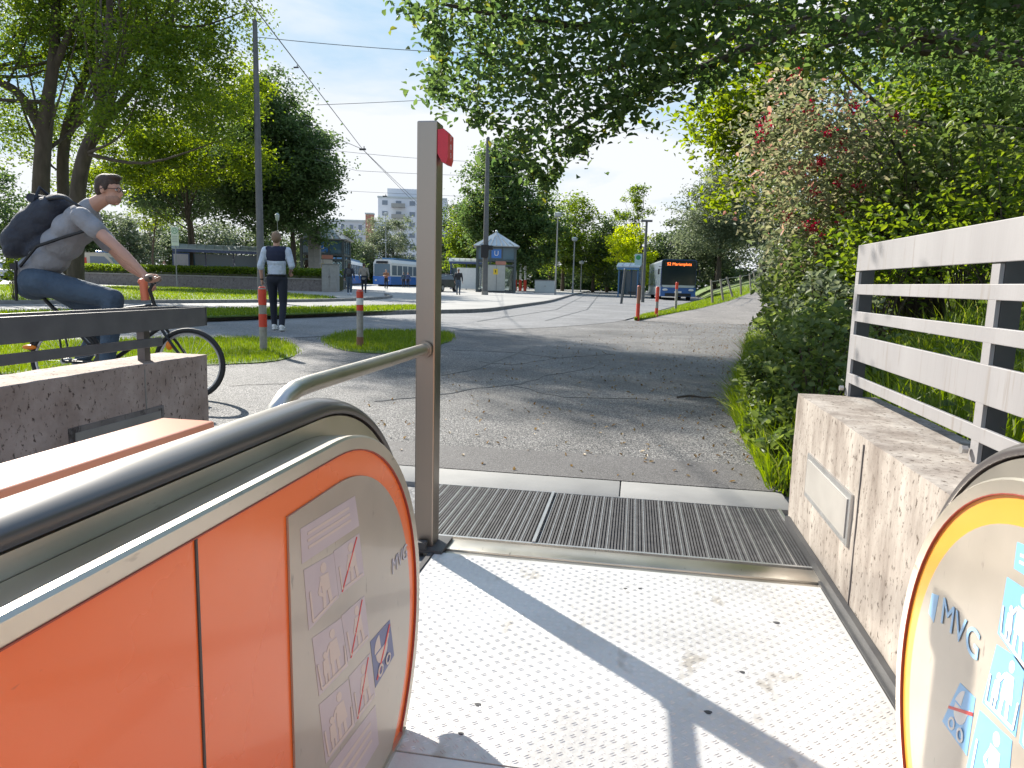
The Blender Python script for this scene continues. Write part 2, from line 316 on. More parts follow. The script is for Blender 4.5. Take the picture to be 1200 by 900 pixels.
def copy_tree(o, parent=None):
    c = o.copy(); COL.objects.link(c); c.parent = parent
    for ch in [x for x in bpy.data.objects if x.parent == o]: copy_tree(ch, c)
    return c
def npmesh(name, V, F, mats, parent=None, mi=None):
    me = bpy.data.meshes.new(name); n, k = F.shape
    me.vertices.add(len(V)); me.vertices.foreach_set('co', V.astype(np.float32).ravel())
    me.loops.add(n*k); me.loops.foreach_set('vertex_index', F.astype(np.int32).ravel())
    me.polygons.add(n); me.polygons.foreach_set('loop_start', np.arange(0, n*k, k, dtype=np.int32)); me.polygons.foreach_set('loop_total', np.full(n, k, dtype=np.int32))
    if not isinstance(mats, (list, tuple)): mats = [mats]
    for m_ in mats: me.materials.append(m_)
    if mi is not None: me.polygons.foreach_set('material_index', mi.astype(np.int32))
    me.update(calc_edges=True); me.validate()
    o = bpy.data.objects.new(name, me); COL.objects.link(o); o.parent = parent; return o
def leaves(name, C, size, m_, parent=None, aspect=0.55, up=0.6, fold=0.18, droop=0.0):
    # C: (n,3) leaf positions; every leaf is a folded 6-point blade
    n = len(C); s = size*(0.65+0.7*rng.random(n))[:, None]
    a = rng.normal(size=(n, 3)); a[:, 2] = a[:, 2]*0.6-droop; a /= np.linalg.norm(a, axis=1)[:, None]
    nn = rng.normal(size=(n, 3)); nn[:, 2] = np.abs(nn[:, 2])+up
    b = np.cross(nn, a); b /= np.linalg.norm(b, axis=1)[:, None]; c = np.cross(a, b)
    w_ = s*aspect*0.5
    P = [C-a*s*0.5, C-a*s*0.12-b*w_+c*s*fold, C+a*s*0.2-b*w_*0.8+c*s*fold, C+a*s*0.5, C+a*s*0.2+b*w_*0.8+c*s*fold, C-a*s*0.12+b*w_+c*s*fold]
    V = np.stack(P, 1).reshape(-1, 3); base = (np.arange(n)*6)[:, None]
    F = np.concatenate([base+np.array([[0, 1, 2, 3]]), base+np.array([[0, 3, 4, 5]])], 1).reshape(-1, 4)
    return npmesh(name, V, F, m_, parent)
def in_poly(x, y, poly):
    c = False; n = len(poly); j = n-1
    for i in range(n):
        if (poly[i][1] > y) != (poly[j][1] > y) and x < (poly[j][0]-poly[i][0])*(y-poly[i][1])/(poly[j][1]-poly[i][1])+poly[i][0]: c = not c
        j = i
    return c
def text(txt, size, m_, name, parent, loc, rot, depth=0.002, sx=1.0):
    cu = bpy.data.curves.new(name, 'FONT'); cu.body = txt; cu.size = size; cu.extrude = depth; cu.align_x = 'CENTER'; cu.align_y = 'CENTER'
    t = bpy.data.objects.new(name, cu); COL.objects.link(t)
    me = bpy.data.meshes.new_from_object(t.evaluated_get(bpy.context.evaluated_depsgraph_get())); bpy.data.objects.remove(t)
    o = bpy.data.objects.new(name, me); COL.objects.link(o); me.materials.clear(); me.materials.append(m_); o.parent = parent; o.location = loc; o.rotation_euler = rot; o.scale = (sx, 1, 1); return o

# ================================================================== GROUND
def interp(tab, y):
    return float(np.interp(y, [a for a, b in tab], [b for a, b in tab]))
TR = [(3.7, .80), (6, .9), (10, 1.5), (14, 2.1), (20, 3.3), (30, 5.6), (38, 8.3), (50, 11.8), (62, 14.3), (80, 17), (110, 20)]
TL = [(21.4, .08), (25, .85), (29, 2.0), (38, 4.8), (50, 8.2), (62, 10.8), (80, 13.5), (110, 16)]
TLL = [(21.4, .0), (25, .30), (30, 1.3), (38, 2.2), (54, 5.0), (70, 6.3), (110, 8)]
TZ = [(0, 0), (24, 0), (31, .12), (38, .38), (50, 1.0), (62, 1.75), (80, 2.6), (110, 3.0)]
def bankz(x, y):
    r = interp(TR, y) if y > 3.7 else 1.12
    d = max(0, x-r); z0 = interp(TZ, y) if y > 3.7 else 0.38
    n = 0.10*math.sin(x*1.7+y*0.9)+0.07*math.sin(x*3.1-y*2.3)
    return z0+min(3.6, 0.42*d)*(1 if d < 8 else 1)+n*min(1, d)+max(0, (d-9)*0.12)
rowsy = sorted(set([3.76]+[3.76+0.5*i for i in range(30)]+[19+i for i in range(0, 40)]+[60+4*i for i in range(14)]+[21.4]))
def strip(name, fx, fz, rows, ncol, m_):
    mb = MB(); vs = []; fs = []
    for y in rows:
        for c in range(ncol+1): x = fx(y, c/ncol); vs.append((x, y, fz(x, y)))
    for r in range(len(rows)-1):
        for c in range(ncol): a = r*(ncol+1)+c; fs.append((a, a+1, a+ncol+2, a+ncol+1))
    mb.add(vs, fs, 0, True); return structure(name, mb, m_)
# one sheet to the horizon, with the escalator well left open
mb = MB()
xs = [-900, -300, -120, -60, -30, -12, -6, -2.5, -0.97, 0.735, 1.3, 6, 20, 60, 120, 300, 900]; ys = [-600, -60, -8, 1.2, 3.76, 9, 21, 45, 80, 150, 400, 1500]
for i in range(len(xs)-1):
    for j in range(len(ys)-1):
        if xs[i] >= -0.98 and xs[i+1] <= 0.74 and ys[j] >= -8.1 and ys[j+1] <= 1.3: continue
        mb.add([(xs[i], ys[j], -0.02), (xs[i+1], ys[j], -0.02), (xs[i+1], ys[j+1], -0.02), (xs[i], ys[j+1], -0.02)], [(0, 1, 2, 3)])
structure('ground', mb, M['road'])
# near asphalt area
strip('asphalt_forecourt', lambda y, t: -60+(min(interp(TR, y), interp(TR, y)) + 60)*t if y <= 21.4 else 0, lambda x, y: 0.0, [3.76+0.5*i for i in range(36)]+[21.4], 12, M['asphalt'])
rows2 = [y for y in rowsy if y >= 21.4]
strip('hill_path', lambda y, t: interp(TL, y)+(interp(TR, y)-interp(TL, y))*t, lambda x, y: interp(TZ, y)+0.004, rows2, 4, M['path'])
strip('lawn_verge', lambda y, t: interp(TLL, y)+(interp(TL, y)-interp(TLL, y))*t, lambda x, y: 0.01+interp(TZ, y)*min(1, max(0, (x-interp(TLL, y))/max(.01, interp(TL, y)-interp(TLL, y))))**0.8, rows2, 8, M['lawn'])
rows3 = [-8, -5, -3, -2, -1, 0, .5, 1, 1.5, 2, 2.5, 3, 3.4, 3.69]+[y for y in rowsy]
strip('bank', lambda y, t: (interp(TR, y) if y > 3.7 else 1.12)+60*t**2.2, bankz, rows3, 44, M['soil'])
def ribbon(name, pts, w_, z0, z1, m_, both=True):
    mb = MB(); P = [Vector((p[0], p[1], 0)) for p in pts]; L = []; Rr = []
    for i, p in enumerate(P):
        t = (P[min(i+1, len(P)-1)]-P[max(i-1, 0)]).normalized(); n = Vector((-t.y, t.x, 0)); L.append(p+n*w_/2); Rr.append(p-n*w_/2)
    for i in range(len(P)-1):
        a, b, c, d = L[i], L[i+1], Rr[i+1], Rr[i]
        vs = [(q.x, q.y, z) for z in (z0, z1) for q in (a, b, c, d)]
        mb.add(vs, [(4, 5, 6, 7), (0, 1, 5, 4), (2, 3, 7, 6), (3, 0, 4, 7), (1, 2, 6, 5)])
    return structure(name, mb, m_)
def sheet(name, pts, z, m_, thick=0.0):
    mb = MB()
    if thick: mb.prism([(p[0], p[1]) for p in pts], z-thick, z)
    else: mb.add([(p[0], p[1], z) for p in pts], [tuple(range(len(pts)))])
    return structure(name, mb, m_)
def smoothline(pts, k=6):
    P = [Vector((p[0], p[1], 0)) for p in pts]; out = []
    for i in range(len(P)-1):
        a, b, c, d = P[max(i-1, 0)], P[i], P[i+1], P[min(i+2, len(P)-1)]
        for j in range(k):
            t = j/k; out.append(0.5*((2*b)+(-a+c)*t+(2*a-5*b+4*c-d)*t*t+(-a+3*b-3*c+d)*t**3))
    out.append(P[-1]); return out
# road in front of the kerb
kerb1 = smoothline([G(*p) for p in [(-60, 386), (120, 380), (245, 376), (370, 371), (484, 368), (560, 366), (600, 361), (640, 355), (655, 351), (672, 346), (690, 342)]])
near = smoothline([G(*p) for p in [(-60, 404), (120, 402), (245, 399), (345, 396), (430, 391), (528, 388), (640, 384), (705, 379), (730, 375.5), (760, 367), (790, 359), (822, 350)]])
sheet('road', [(p.x, p.y) for p in near]+[(9, 150), (-10, 150)]+[(p.x, p.y) for p in reversed(kerb1)], 0.006, M['road'])
# raised pavement behind the kerb
sheet('pavement', [(p.x, p.y) for p in kerb1]+[(-8, 130), (-150, 130), (-150, kerb1[0].y)], 0.10, M['paving'], 0.12)
ribbon('kerb', kerb1, 0.16, -0.02, 0.125, M['kerb'])
def Gz(px, py, z=0.1): return G(px, py, z)
# tarmac lane between the two grass strips
lane = [Gz(*p) for p in [(-60, 367), (245, 362.5), (484, 359), (500, 353), (455, 353), (380, 354), (245, 356), (-60, 358)]]
sheet('tarmac_lane', lane, 0.106, M['road'])
kerb2 = smoothline([Gz(*p) for p in [(-60, 357), (245, 355), (380, 353.5), (440, 351), (458, 348.5), (452, 346)]])
ribbon('kerb', kerb2, 0.16, 0.09, 0.21, M['kerb'])
g1 = [Gz(*p) for p in [(-60, 378), (245, 372.5), (370, 368), (484, 364), (505, 362.5), (484, 359), (370, 361.5), (245, 363.5), (-60, 368)]]
sheet('grass_strip', g1, 0.13, M['lawn'], 0.03)
g2 = [Gz(*p) for p in [(-80, 356), (245, 353), (330, 352.5), (385, 351), (395, 349), (360, 346), (300, 341), (200, 337), (-80, 333)]]
sheet('grass_verge', g2, 0.135, M['lawn'], 0.03)
# nearer grass islands beside the forecourt
gi1 = smoothline([G(*p) for p in [(-80, 440), (60, 438), (160, 432), (250, 428), (320, 424), (347, 414), (330, 400), (280, 397), (100, 400), (-80, 402)]], 4)
gi2 = smoothline([G(*p) for p in [(378, 398), (392, 408), (430, 414), (480, 412), (527, 400), (524, 391), (470, 388.5), (410, 389.5), (378, 398)]], 4)
sheet('grass_island', gi1, 0.012, M['lawn'], 0.01); sheet('grass_island', gi2[:-1], 0.012, M['lawn'], 0.01)
# tram rails
for a, b in (((652, 363), (692, 343)), ((688, 363), (704, 343)), ((560, 377), (652, 363)), ((640, 376), (688, 363))):
    ribbon('tram_rail', [G(*a), G(*b)], 0.07, 0.0, 0.010, M['dark'])
sheet('threshold_asphalt', [(-3, 3.762), (0.8, 3.762), (0.8, 4.28), (-0.2, 4.33), (-1.2, 4.30), (-3, 4.36)], 0.004, M['asphalt_smooth'])
# long cracks in the old surface
def crack(px, w_=0.016):
    P = [G(*p) for p in px]; out = []
    for i in range(len(P)-1):
        for k in range(7):
            q = P[i].lerp(P[i+1], k/7); out.append(q+Vector((random.uniform(-.02, .02), random.uniform(-.03, .03), 0)))
    ribbon('asphalt_crack', out+[P[-1]], w_, 0.0, 0.0035, M['black'])
crack([(441, 470), (500, 465), (560, 455), (610, 450), (640, 440), (690, 432), (702, 427)], 0.03)
crack([(520, 440), (560, 432), (590, 420), (620, 408)], 0.025); crack([(528, 410), (600, 413), (660, 420)], 0.02)
crack([(270, 452), (330, 450), (380, 446)], 0.02); crack([(600, 452), (660, 466), (760, 468)], 0.012); crack([(560, 424), (600, 428), (650, 420), (720, 415)], 0.014)

# ------------------------------------------------------------------ threshold: stone, mat, frame, checker plate
mb = MB(); xx = -1.9
for wd in (0.85, 1.02, 0.83): mb.box((xx+wd/2, 3.605, -0.047), (wd-0.006, 0.298, 0.10), bev=0.004); xx += wd
structure('threshold_stone', mb, M['stone'])
GX0, GX1 = -0.96, 0.735
gr = empty('entrance_grating', (0, 3.1, 0), label='wide ribbed foot grating set between pale stone and metal plate', cat='grating')
mb = MB(); x = GX0+0.015
while x < GX1-0.012:
    if abs(x+0.36) > 0.018: mb.box((x, 0, -0.012), (0.0075, 0.715, 0.024)); 
    x += 0.0125
mb.build('ribs', M['brush'], gr)
mb = MB(); x = GX0+0.02; k = 0
while x < GX1-0.02:
    mb.box((x, 0, -0.006), (0.003, 0.715, 0.016)); x += random.choice((0.0375, 0.05, 0.025, 0.075))
mb.build('metal_strips', M['alu'], gr)
mb = MB(); mb.box((-0.36, 0, -0.002), (0.014, 0.715, 0.02)); mb.box((-0.11, 0.362, -0.008), (1.7, 0.014, 0.02)); mb.box((GX1-0.007, 0, -0.004), (0.014, 0.71, 0.02)); mb.box((-0.11, -0.362, -0.008), (1.7, 0.014, 0.02)); mb.build('edge_frame', M['alu'], gr)
mb = MB(); mb.box((-0.11, 0, -0.04), (1.69, 0.72, 0.02)); mb.build('tray', M['black'], gr)
tp = empty('floor_plate', (0, 2.0, 0), label='bright checker-patterned metal landing plate with a straight front trim', cat='floor plate')
mb = MB(); mb.box((-0.11, 0.655, -0.03), (1.69, 0.115, 0.062), bev=0.003); mb.box((-0.02, 0.578, -0.032), (1.5, 0.034, 0.05)); mb.build('front_trim', M['steel_h'], tp)
PX0, PX1, PY0, PY1 = -0.72, 0.70, -0.60, 0.555
mb = MB(); mb.box(((PX0+PX1)/2, (PY0+PY1)/2, -0.02), (PX1-PX0, PY1-PY0, 0.04)); 
d = 0.0235; j = 0; yv = PY0+0.015
while yv < PY1-0.012:
    i = 0; xv = PX0+0.015
    while xv < PX1-0.012:
        s_ = 1 if (i+j) % 2 else -1; a = s_*R(38)
        for o_ in (-0.0036, 0.0036):
            cx, cy = xv+o_*-math.sin(a), yv+o_*math.cos(a); L, W = 0.0088, 0.0021; ca, sa = math.cos(a), math.sin(a)
            pts = [(-L, 0, 0), (0, -W, 0), (L, 0, 0), (0, W, 0), (-L*.45, 0, .0012), (L*.45, 0, .0012)]
            mb.add([(cx+p[0]*ca-p[1]*sa, cy+p[0]*sa+p[1]*ca, p[2]) for p in pts], [(0, 1, 4), (1, 5, 4), (1, 2, 5), (2, 3, 5), (3, 4, 5), (3, 0, 4)], 0, False)
        i += 1; xv += d
    j += 1; yv += d
mb.build('checker_sheet', M['plate'], tp)
for x_, w2 in ((PX0-0.012, .018), (PX1+0.015, .024)): mb = MB(); mb.box((x_, 0, -0.01), (w2, 1.2, 0.03)); mb.build('side_trim', M['dark'], tp)
for q in [(540, 860), (560, 826), (750, 690), (870, 788), (733, 690), (830, 835), (910, 730)]:
    p = G(*q); r_ = random.uniform(.006, .011); mb = MB(); mb.prism([(p.x+r_*(1+.3*math.sin(3*t))*math.cos(t), p.y-2.0+r_*.8*math.sin(t)) for t in np.linspace(0, 6.0, 10)], 0.0002, 0.0016); mb.build('gum_spot', M['dark'], tp)
cp = empty('comb_plate', (0, 1.222, 0), label='flat metal comb plate at the head of the escalator steps', cat='comb plate')
mb = MB(); mb.box((-0.01, 0.0, -0.022), (1.42, 0.35, 0.04)); mb.build('plate', M['plate'], cp)
mb = MB()
for i in range(60): mb.box((-0.6+i*0.02, -0.21, -0.02), (0.006, 0.10, 0.02))
mb.build('comb', M['yellow'], cp)
for i in range(7):
    st = empty('escalator_step', (0, 0.9-0.4*i, -0.02-max(0, i-1)*0.21), label='grooved grey escalator step, number %d below the landing' % (i+1) if i else 'level grooved step tucked under the comb plate', cat='step', group='moving escalator steps')
    st['label'] = ['level grooved step tucked under the comb teeth', 'flat grooved step next below the comb', 'first grooved step that drops from the landing', 'second dropping grooved step down the flight', 'third dropping grooved step down the flight', 'fourth dropping grooved step down the flight', 'lowest built grooved step of the flight'][i]
    mb = MB()
    for k in range(56): mb.box((-0.55+k*0.02, 0, 0), (0.009, 0.39, 0.02))
    mb.box((-0.0, 0, -0.03), (1.14, 0.39, 0.03)); mb.build('tread', M['dark'], st)
    mb = MB(); mb.box((0, 0.19, -0.14), (1.14, 0.02, 0.2)); mb.build('riser', M['dark'], st)

# ------------------------------------------------------------------ escalator sides
YC, ZC = 1.11, 0.30
def epath(r, dn=-62, y0=0.05, YC=YC):
    P = [(-2.6, ZC+r-1.53), (y0-0.15, ZC+r-0.03), (y0, ZC+r)]+[(YC-(YC-y0)*(1-t), ZC+r) for t in (.25, .5, .75)]
    for k in range(0, 37):
        a = R(90+(dn-90)*k/36); P.append((YC+r*math.cos(a), ZC+r*math.sin(a)))
    return P
def esweep(prof, mb, dn=-62, closed=True, mi=0, yc=YC):
    # prof: (x, r) pairs swept along the balustrade outline
    n = len(prof); vs = []; L = None
    paths = [epath(r, dn, YC=yc) for _, r in prof]; L = len(paths[0])
    for k in range(L):
        for i in range(n): vs.append((prof[i][0], paths[i][k][0], paths[i][k][1]))
    fs = []
    for k in range(L-1):
        for i in range(n if closed else n-1): fs.append((k*n+i, k*n+(i+1) % n, (k+1)*n+(i+1) % n, (k+1)*n+i))
    mb.add(vs, fs, mi, True); mb.add(vs[:n], [tuple(range(n))], mi); mb.add(vs[-n:], [tuple(range(n))[::-1]], mi)
def field(r, ylo, zlo=-0.35, dn=-60):
    P = [p for p in epath(r, dn) if p[0] >= ylo-1e-6]
    P = [(ylo, ZC+r)]+[p for p in P if p[0] > ylo+1e-4]
    P += [(P[-1][0]-0.02, zlo), (ylo, zlo)]
    return P
def balustrade(X, s, nm_label, org, side_label):
    # s: +1 when the passenger side faces +x
    r = empty('escalator_balustrade', (X, 1.0, 0), label=nm_label, cat='balustrade')
    T = -Vector((X, 1.0, 0))
    def loc(mb, name, m_, label=None):
        mb.v = [(v[0]-X, v[1]-1.0, v[2]) for v in mb.v]; return mb.build(name, m_, r, label)
    mb = MB(); P = epath(0.449, -62); poly = P+[(P[-1][0]-.05, -0.3), (0.0, -0.3), (-2.6, -1.9)]
    mb.prism(poly, X-s*0.10, X, 'x'); loc(mb, 'orange_panel', org)
    mb = MB(); esweep([(X+s*0.004, 0.449), (X+s*0.006, 0.471), (X+s*0.002, 0.475), (X-s*0.06, 0.470), (X-s*0.06, 0.449)], mb); loc(mb, 'steel_rim', M['steel_h'])
    mb = MB(); esweep([(X-s*0.061, 0.462), (X-s*0.062, 0.494), (X-s*0.068, 0.497), (X-s*0.138, 0.497), (X-s*0.14, 0.44), (X-s*0.061, 0.44)], mb, -12, yc=YC+.07); loc(mb, 'handrail_guide', M['steel_h'])
    pr = []
    for k in range(14):
        a = math.pi*k/13; pr.append((X-s*0.098+s*0.042*math.cos(a), 0.506+0.021*math.sin(a)))
    pr = [(X-s*0.058, 0.499)]+pr+[(X-s*0.138, 0.499)]
    mb = MB(); esweep(pr, mb, -12, yc=YC+.07); loc(mb, 'handrail', M['rubber'])
    mb = MB(); P2 = epath(0.44, -60, YC=YC); mb.prism(P2+[(1.3, -0.3), (-2.6, -1.9)], X-s*0.24, X-s*0.15, 'x'); loc(mb, 'outer_panel', M['steel_h'])
    # narrow dark joints
    mb = MB(); mb.box((X+s*0.0005, 0.715, 0.215), (0.003, 0.004, 1.06)); loc(mb, 'panel_joint', M['dark'])
    mb = MB(); esweep([(X+s*0.0005, 0.4470), (X+s*0.0055, 0.4475), (X+s*0.0055, 0.4492), (X+s*0.0005, 0.4492)], mb); loc(mb, 'seal', mat('seal_red', (0.30, 0.05, 0.03), 0.5))
    mb = MB(); mb.box((X-s*0.02, 1.22, -0.05), (0.06, 0.5, 0.12)); loc(mb, 'skirt', M['steel_h'])
    return r
LX, RX = -0.49, 0.61
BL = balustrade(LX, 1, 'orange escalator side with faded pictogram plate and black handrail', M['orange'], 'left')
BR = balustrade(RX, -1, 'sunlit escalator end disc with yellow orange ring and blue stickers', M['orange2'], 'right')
# sign plate (grey field inside the orange ring)
def signplate(X, s, par, ylo):
    mb = MB(); P = epath(0.400, -50); arc = [p for p in P if p[0] > ylo+.01]; poly = [(ylo, ZC+0.400)]+arc+[(arc[-1][0]-0.06, -0.25), (ylo+.015, -0.25)]
    mb.prism(poly, X+s*0.0005, X+s*0.004, 'x'); mb.v = [(v[0]-X, v[1]-1.0, v[2]) for v in mb.v]
    return mb.build('sign_plate', M['signgrey'], par)
pl_ = XP(335, 603, LX)
spL = signplate(LX, 1, BL, pl_.y)
spR = signplate(RX, -1, BR, 0.45)
# stickers in plate coordinates: u along y, v along z
def sticker(par, X, s, quad_px, m_, name, h=0.0046):
    P = [XP(px, py, X+s*h) for px, py in quad_px]
    mb = MB(); a = [(0.0, p.y-1.0, p.z) for p in P]; b = [(-s*0.0008, p.y-1.0, p.z) for p in P]
    mb.add([(s*h+q[0], q[1], q[2]) for q in a]+[(s*h+q[0], q[1], q[2]) for q in b], [(0, 1, 2, 3), (7, 6, 5, 4), (0, 4, 5, 1), (1, 5, 6, 2), (2, 6, 7, 3), (3, 7, 4, 0)])
    return mb.build(name, m_, par), P
def bil(P, u, v): return P[0].lerp(P[1], u).lerp(P[3].lerp(P[2], u), v)
def marks(par, X, s, P, shapes, m_, name, h=0.0050):
    # shapes: lists of (u,v) polygons (v down), laid on the sticker
    mb = MB()
    for j_, sh in enumerate(shapes):
        h += 0.00006
        q = [bil(P, u, v) for u, v in sh]; n = len(q)
        mb.add([(s*h, p.y-1.0, p.z) for p in q]+[(s*(h-0.0006), p.y-1.0, p.z) for p in q], [tuple(range(n))]+[(i, (i+1) % n, n+(i+1) % n, n+i) for i in range(n)])
    return mb.build(name, m_, par)
def circ(u, v, r, n=12, ry=None): return [(u+r*math.cos(2*math.pi*k/n), v+(ry or r)*math.sin(2*math.pi*k/n)) for k in range(n)]
def bar(u0, v0, u1, v1, w_):
    dx, dy = u1-u0, v1-v0; L = math.hypot(dx, dy); nx, ny = -dy/L*w_, dx/L*w_
    return [(u0+nx, v0+ny), (u1+nx, v1+ny), (u1-nx, v1-ny), (u0-nx, v0-ny)]
def ringpolys(u, v, r, t, n=14):
    out = []
    for k in range(n):
        a, b = 2*math.pi*k/n, 2*math.pi*(k+1)/n
        out.append([(u+r*math.cos(a), v+r*math.sin(a)), (u+r*math.cos(b), v+r*math.sin(b)), (u+(r-t)*math.cos(b), v+(r-t)*math.sin(b)), (u+(r-t)*math.cos(a), v+(r-t)*math.sin(a))])
    return out
def fan(u, v, r, a0, a1, n=8): return [(u, v)]+[(u+r*math.cos(R(a0+(a1-a0)*k/n)), v+r*math.sin(R(a0+(a1-a0)*k/n))) for k in range(n+1)]
PRAM = [fan(.46, .40, .30, 0, 180), fan(.42, .36, .30, 180, 268), bar(.74, .40, .86, .28, .025)]+ringpolys(.30, .82, .13, .05)+ringpolys(.68, .82, .13, .05)
ADULT = [circ(.62, .16, .09), [(.48, .28), (.74, .28), (.80, .66), (.44, .66)], bar(.52, .66, .50, .90, .045), bar(.68, .66, .70, .90, .045), bar(.47, .32, .30, .52, .03), circ(.30, .42, .06), [(.22, .50), (.38, .50), (.40, .76), (.20, .76)], bar(.25, .76, .25, .90, .03), bar(.35, .76, .35, .90, .03), bar(.10, .93, .92, .93, .025), bar(.10, .93, .06, .48, .022), bar(.92, .93, .96, .55, .022)]
TWO = [circ(.60, .16, .10), [(.46, .28), (.74, .30), (.76, .62), (.50, .62)], bar(.50, .34, .38, .56, .035), bar(.38, .56, .52, .66, .03), bar(.55, .62, .52, .90, .05), bar(.70, .62, .74, .90, .05), bar(.14, .93, .92, .93, .025), bar(.14, .93, .12, .40, .025)]
# left: faded stickers
B = BL
def L(px): return px
stL = [([(352, 620), (416, 581), (421, 616), (354, 661)], 't'), ([(356, 668), (391, 648), (397, 700), (362, 739)], 'a'), ([(391, 646), (421, 625), (427, 674), (397, 698)], 's'),
       ([(366, 748), (400, 724), (408, 780), (374, 816)], 'm'), ([(400, 722), (427, 698), (433, 747), (408, 776)], 's'), ([(374, 826), (408, 796), (416, 850), (382, 895)], 'm'), ([(409, 793), (434, 765), (440, 815), (416, 848)], 's'), ([(386, 898), (440, 826), (444, 872), (392, 960)], 't')]
for q, k in stL:
    so_, P = sticker(BL, LX, 1, q, M['stickfade'], 'faded_sticker'); so_['label'] = {'t': 'faded lilac notice sticker with worn lines', 'a': 'faded lilac rule sticker with a rider', 's': 'faded rule sticker struck by a red line', 'm': 'faded lilac sticker of a figure on steps'}[k]
    if k == 't': marks(BL, LX, 1, P, [bar(.1, v, .85, v, .04) for v in (.25, .45, .65)], M['stickpale'], 'faded_lines')
    if k in 'am': marks(BL, LX, 1, P, ADULT if k == 'm' else TWO, M['stickpale'], 'faded_figure')
    if k == 's': marks(BL, LX, 1, P, TWO, M['stickpale'], 'faded_figure'); marks(BL, LX, 1, P, [bar(.12, .98, .88, .04, .018)], M['red'], 'red_strike', 0.0054)
so_, P = sticker(BL, LX, 1, [(434, 752), (457, 726), (462, 768), (440, 806)], M['sticknavy'], 'pram_sticker'); so_['label'] = 'small navy no prams sticker'
marks(BL, LX, 1, P, PRAM, M['stickpale'], 'pram_figure'); marks(BL, LX, 1, P, [bar(.1, .9, .95, .1, .03)], M['red'], 'red_strike', 0.0054)
tl = text('MVG', 0.050, mat('faint_logo', (0.44, 0.44, 0.52), 0.4), 'logo_lettering', BL, XP(466, 655, LX)-Vector((LX-0.0055, 1.0, 0)), (R(90), R(0), R(90)), 0.0004)
# right: blue stickers
for q, k, lb in [([(1125, 800), (1143, 818), (1133, 886), (1104, 845)], 'p', 'small blue no prams sticker'),
                 ([(1180, 676), (1216, 700), (1206, 795), (1169, 742)], 'a', 'blue sticker of two riders by the handrail'),
                 ([(1168, 755), (1202, 778), (1190, 864), (1151, 823)], 'm', 'blue sticker of an adult holding a child'),
                 ([(1148, 832), (1186, 868), (1178, 960), (1131, 905)], 't', 'blue sticker of a bending rider'),
                 ([(1206, 790), (1240, 830), (1232, 920), (1194, 870)], 't', 'blue rule sticker farther along the disc'),
                 ([(1192, 635), (1232, 652), (1226, 690), (1188, 666)], 'x', 'blue notice sticker at the top')]:
    so_, P = sticker(BR, RX, -1, q, M['stickblue'], 'rule_sticker'); so_['label'] = lb
    if k == 'p':
        marks(BR, RX, -1, P, PRAM, M['white'], 'pram_figure'); marks(BR, RX, -1, P, [bar(0, .62, 1.0, .28, .03)], M['red'], 'red_strike', 0.0054)
    if k in 'am': marks(BR, RX, -1, P, ADULT, M['white'], 'white_figure')
    if k == 't': marks(BR, RX, -1, P, TWO, M['white'], 'white_figure')
    if k == 'x': marks(BR, RX, -1, P, [bar(.15, v, .8, v, .05) for v in (.4, .65)], M['white'], 'white_lines')
lg = mat('logo_blue', (0.30, 0.55, 0.82), 0.4)
c0 = XP(1128, 738, RX)
text('MVG', 0.074, lg, 'logo_lettering', BR, Vector((-0.0055, c0.y-1.0, c0.z)), (R(90), 0, R(-90)), 0.0004)
so_, P = sticker(BR, RX, -1, [(1092, 695), (1100, 698), (1094, 730), (1088, 718)], lg, 'logo_arrow'); 

# orange guard box behind the left side
gb = empty('orange_guard_box', (-0.895, 0.4, 0), label='long orange box guard beyond the black handrail, its top catching sun', cat='guard')
mb = MB(); mb.box((0, -1.0, 0.638), (0.118, 3.8, 0.23), bev=0.004); mb.build('cover', mat('orange_glare_ledge', (0.62, 0.24, 0.15), 0.3, col2=(0.70, 0.32, 0.22), scale=3, coat=0.4), gb)  # dusty orange whitened overall, standing in for sun glare on top
mb = MB(); mb.box((0, -0.9, 0.25), (0.10, 3.7, 0.54)); mb.build('base_panel', M['steel_h'], gb)

# ------------------------------------------------------------------ steel post with tube handrail and red box
sp_ = empty('steel_post', (-0.775, 2.62, 0), label='tall square brushed steel post with a red switch box on top', cat='post')
mb = MB(); mb.box((0, 0, 0.815), (0.076, 0.088, 1.61), bev=0.005); mb.build('shaft', M['steel'], sp_)
mb = MB(); mb.box((0, 0, 0.006), (0.17, 0.17, 0.012)); mb.box((0.0, -0.07, 0.025), (0.04, 0.03, 0.03)); mb.build('foot', M['dark'], sp_)
mb = MB(); mb.prism([(0.039, 1.59), (0.062, 1.592), (0.078, 1.575), (0.078, 1.49), (0.072, 1.47), (0.056, 1.475), (0.039, 1.505)], -0.04, 0.04, 'y'); rb = mb.build('red_switch_box', M['redbox'], sp_)
for k in range(3): text('SOS'[k], 0.026, M['white'], 'lettering', rb, (0.0786, -0.0, 1.563-0.030*k), (R(90), 0, R(90)), 0.0003)
th = empty('tube_handrail', (-0.775, 2.5, 0), label='round stainless tube handrail bolted to the square steel post', cat='handrail')
pts = [(0, 0.07, 0.79)]+[(0, -0.05*k*2, 0.79) for k in range(0, 10)]+[(0, -0.97, 0.787), (0, -1.02, 0.775), (0, -1.06, 0.752), (0, -1.085, 0.715), (0, -1.09, 0.66), (0, -1.09, 0.4), (0, -1.09, 0.0)]
mb = MB(); mb.tube(pts, 0.0215, 18); mb.build('tube', M['steel_h'], th)
mb = MB(); mb.tube([(0, 0.055, 0.79), (0, 0.068, 0.79)], 0.032, 18); mb.build('flange', M['steel'], th)

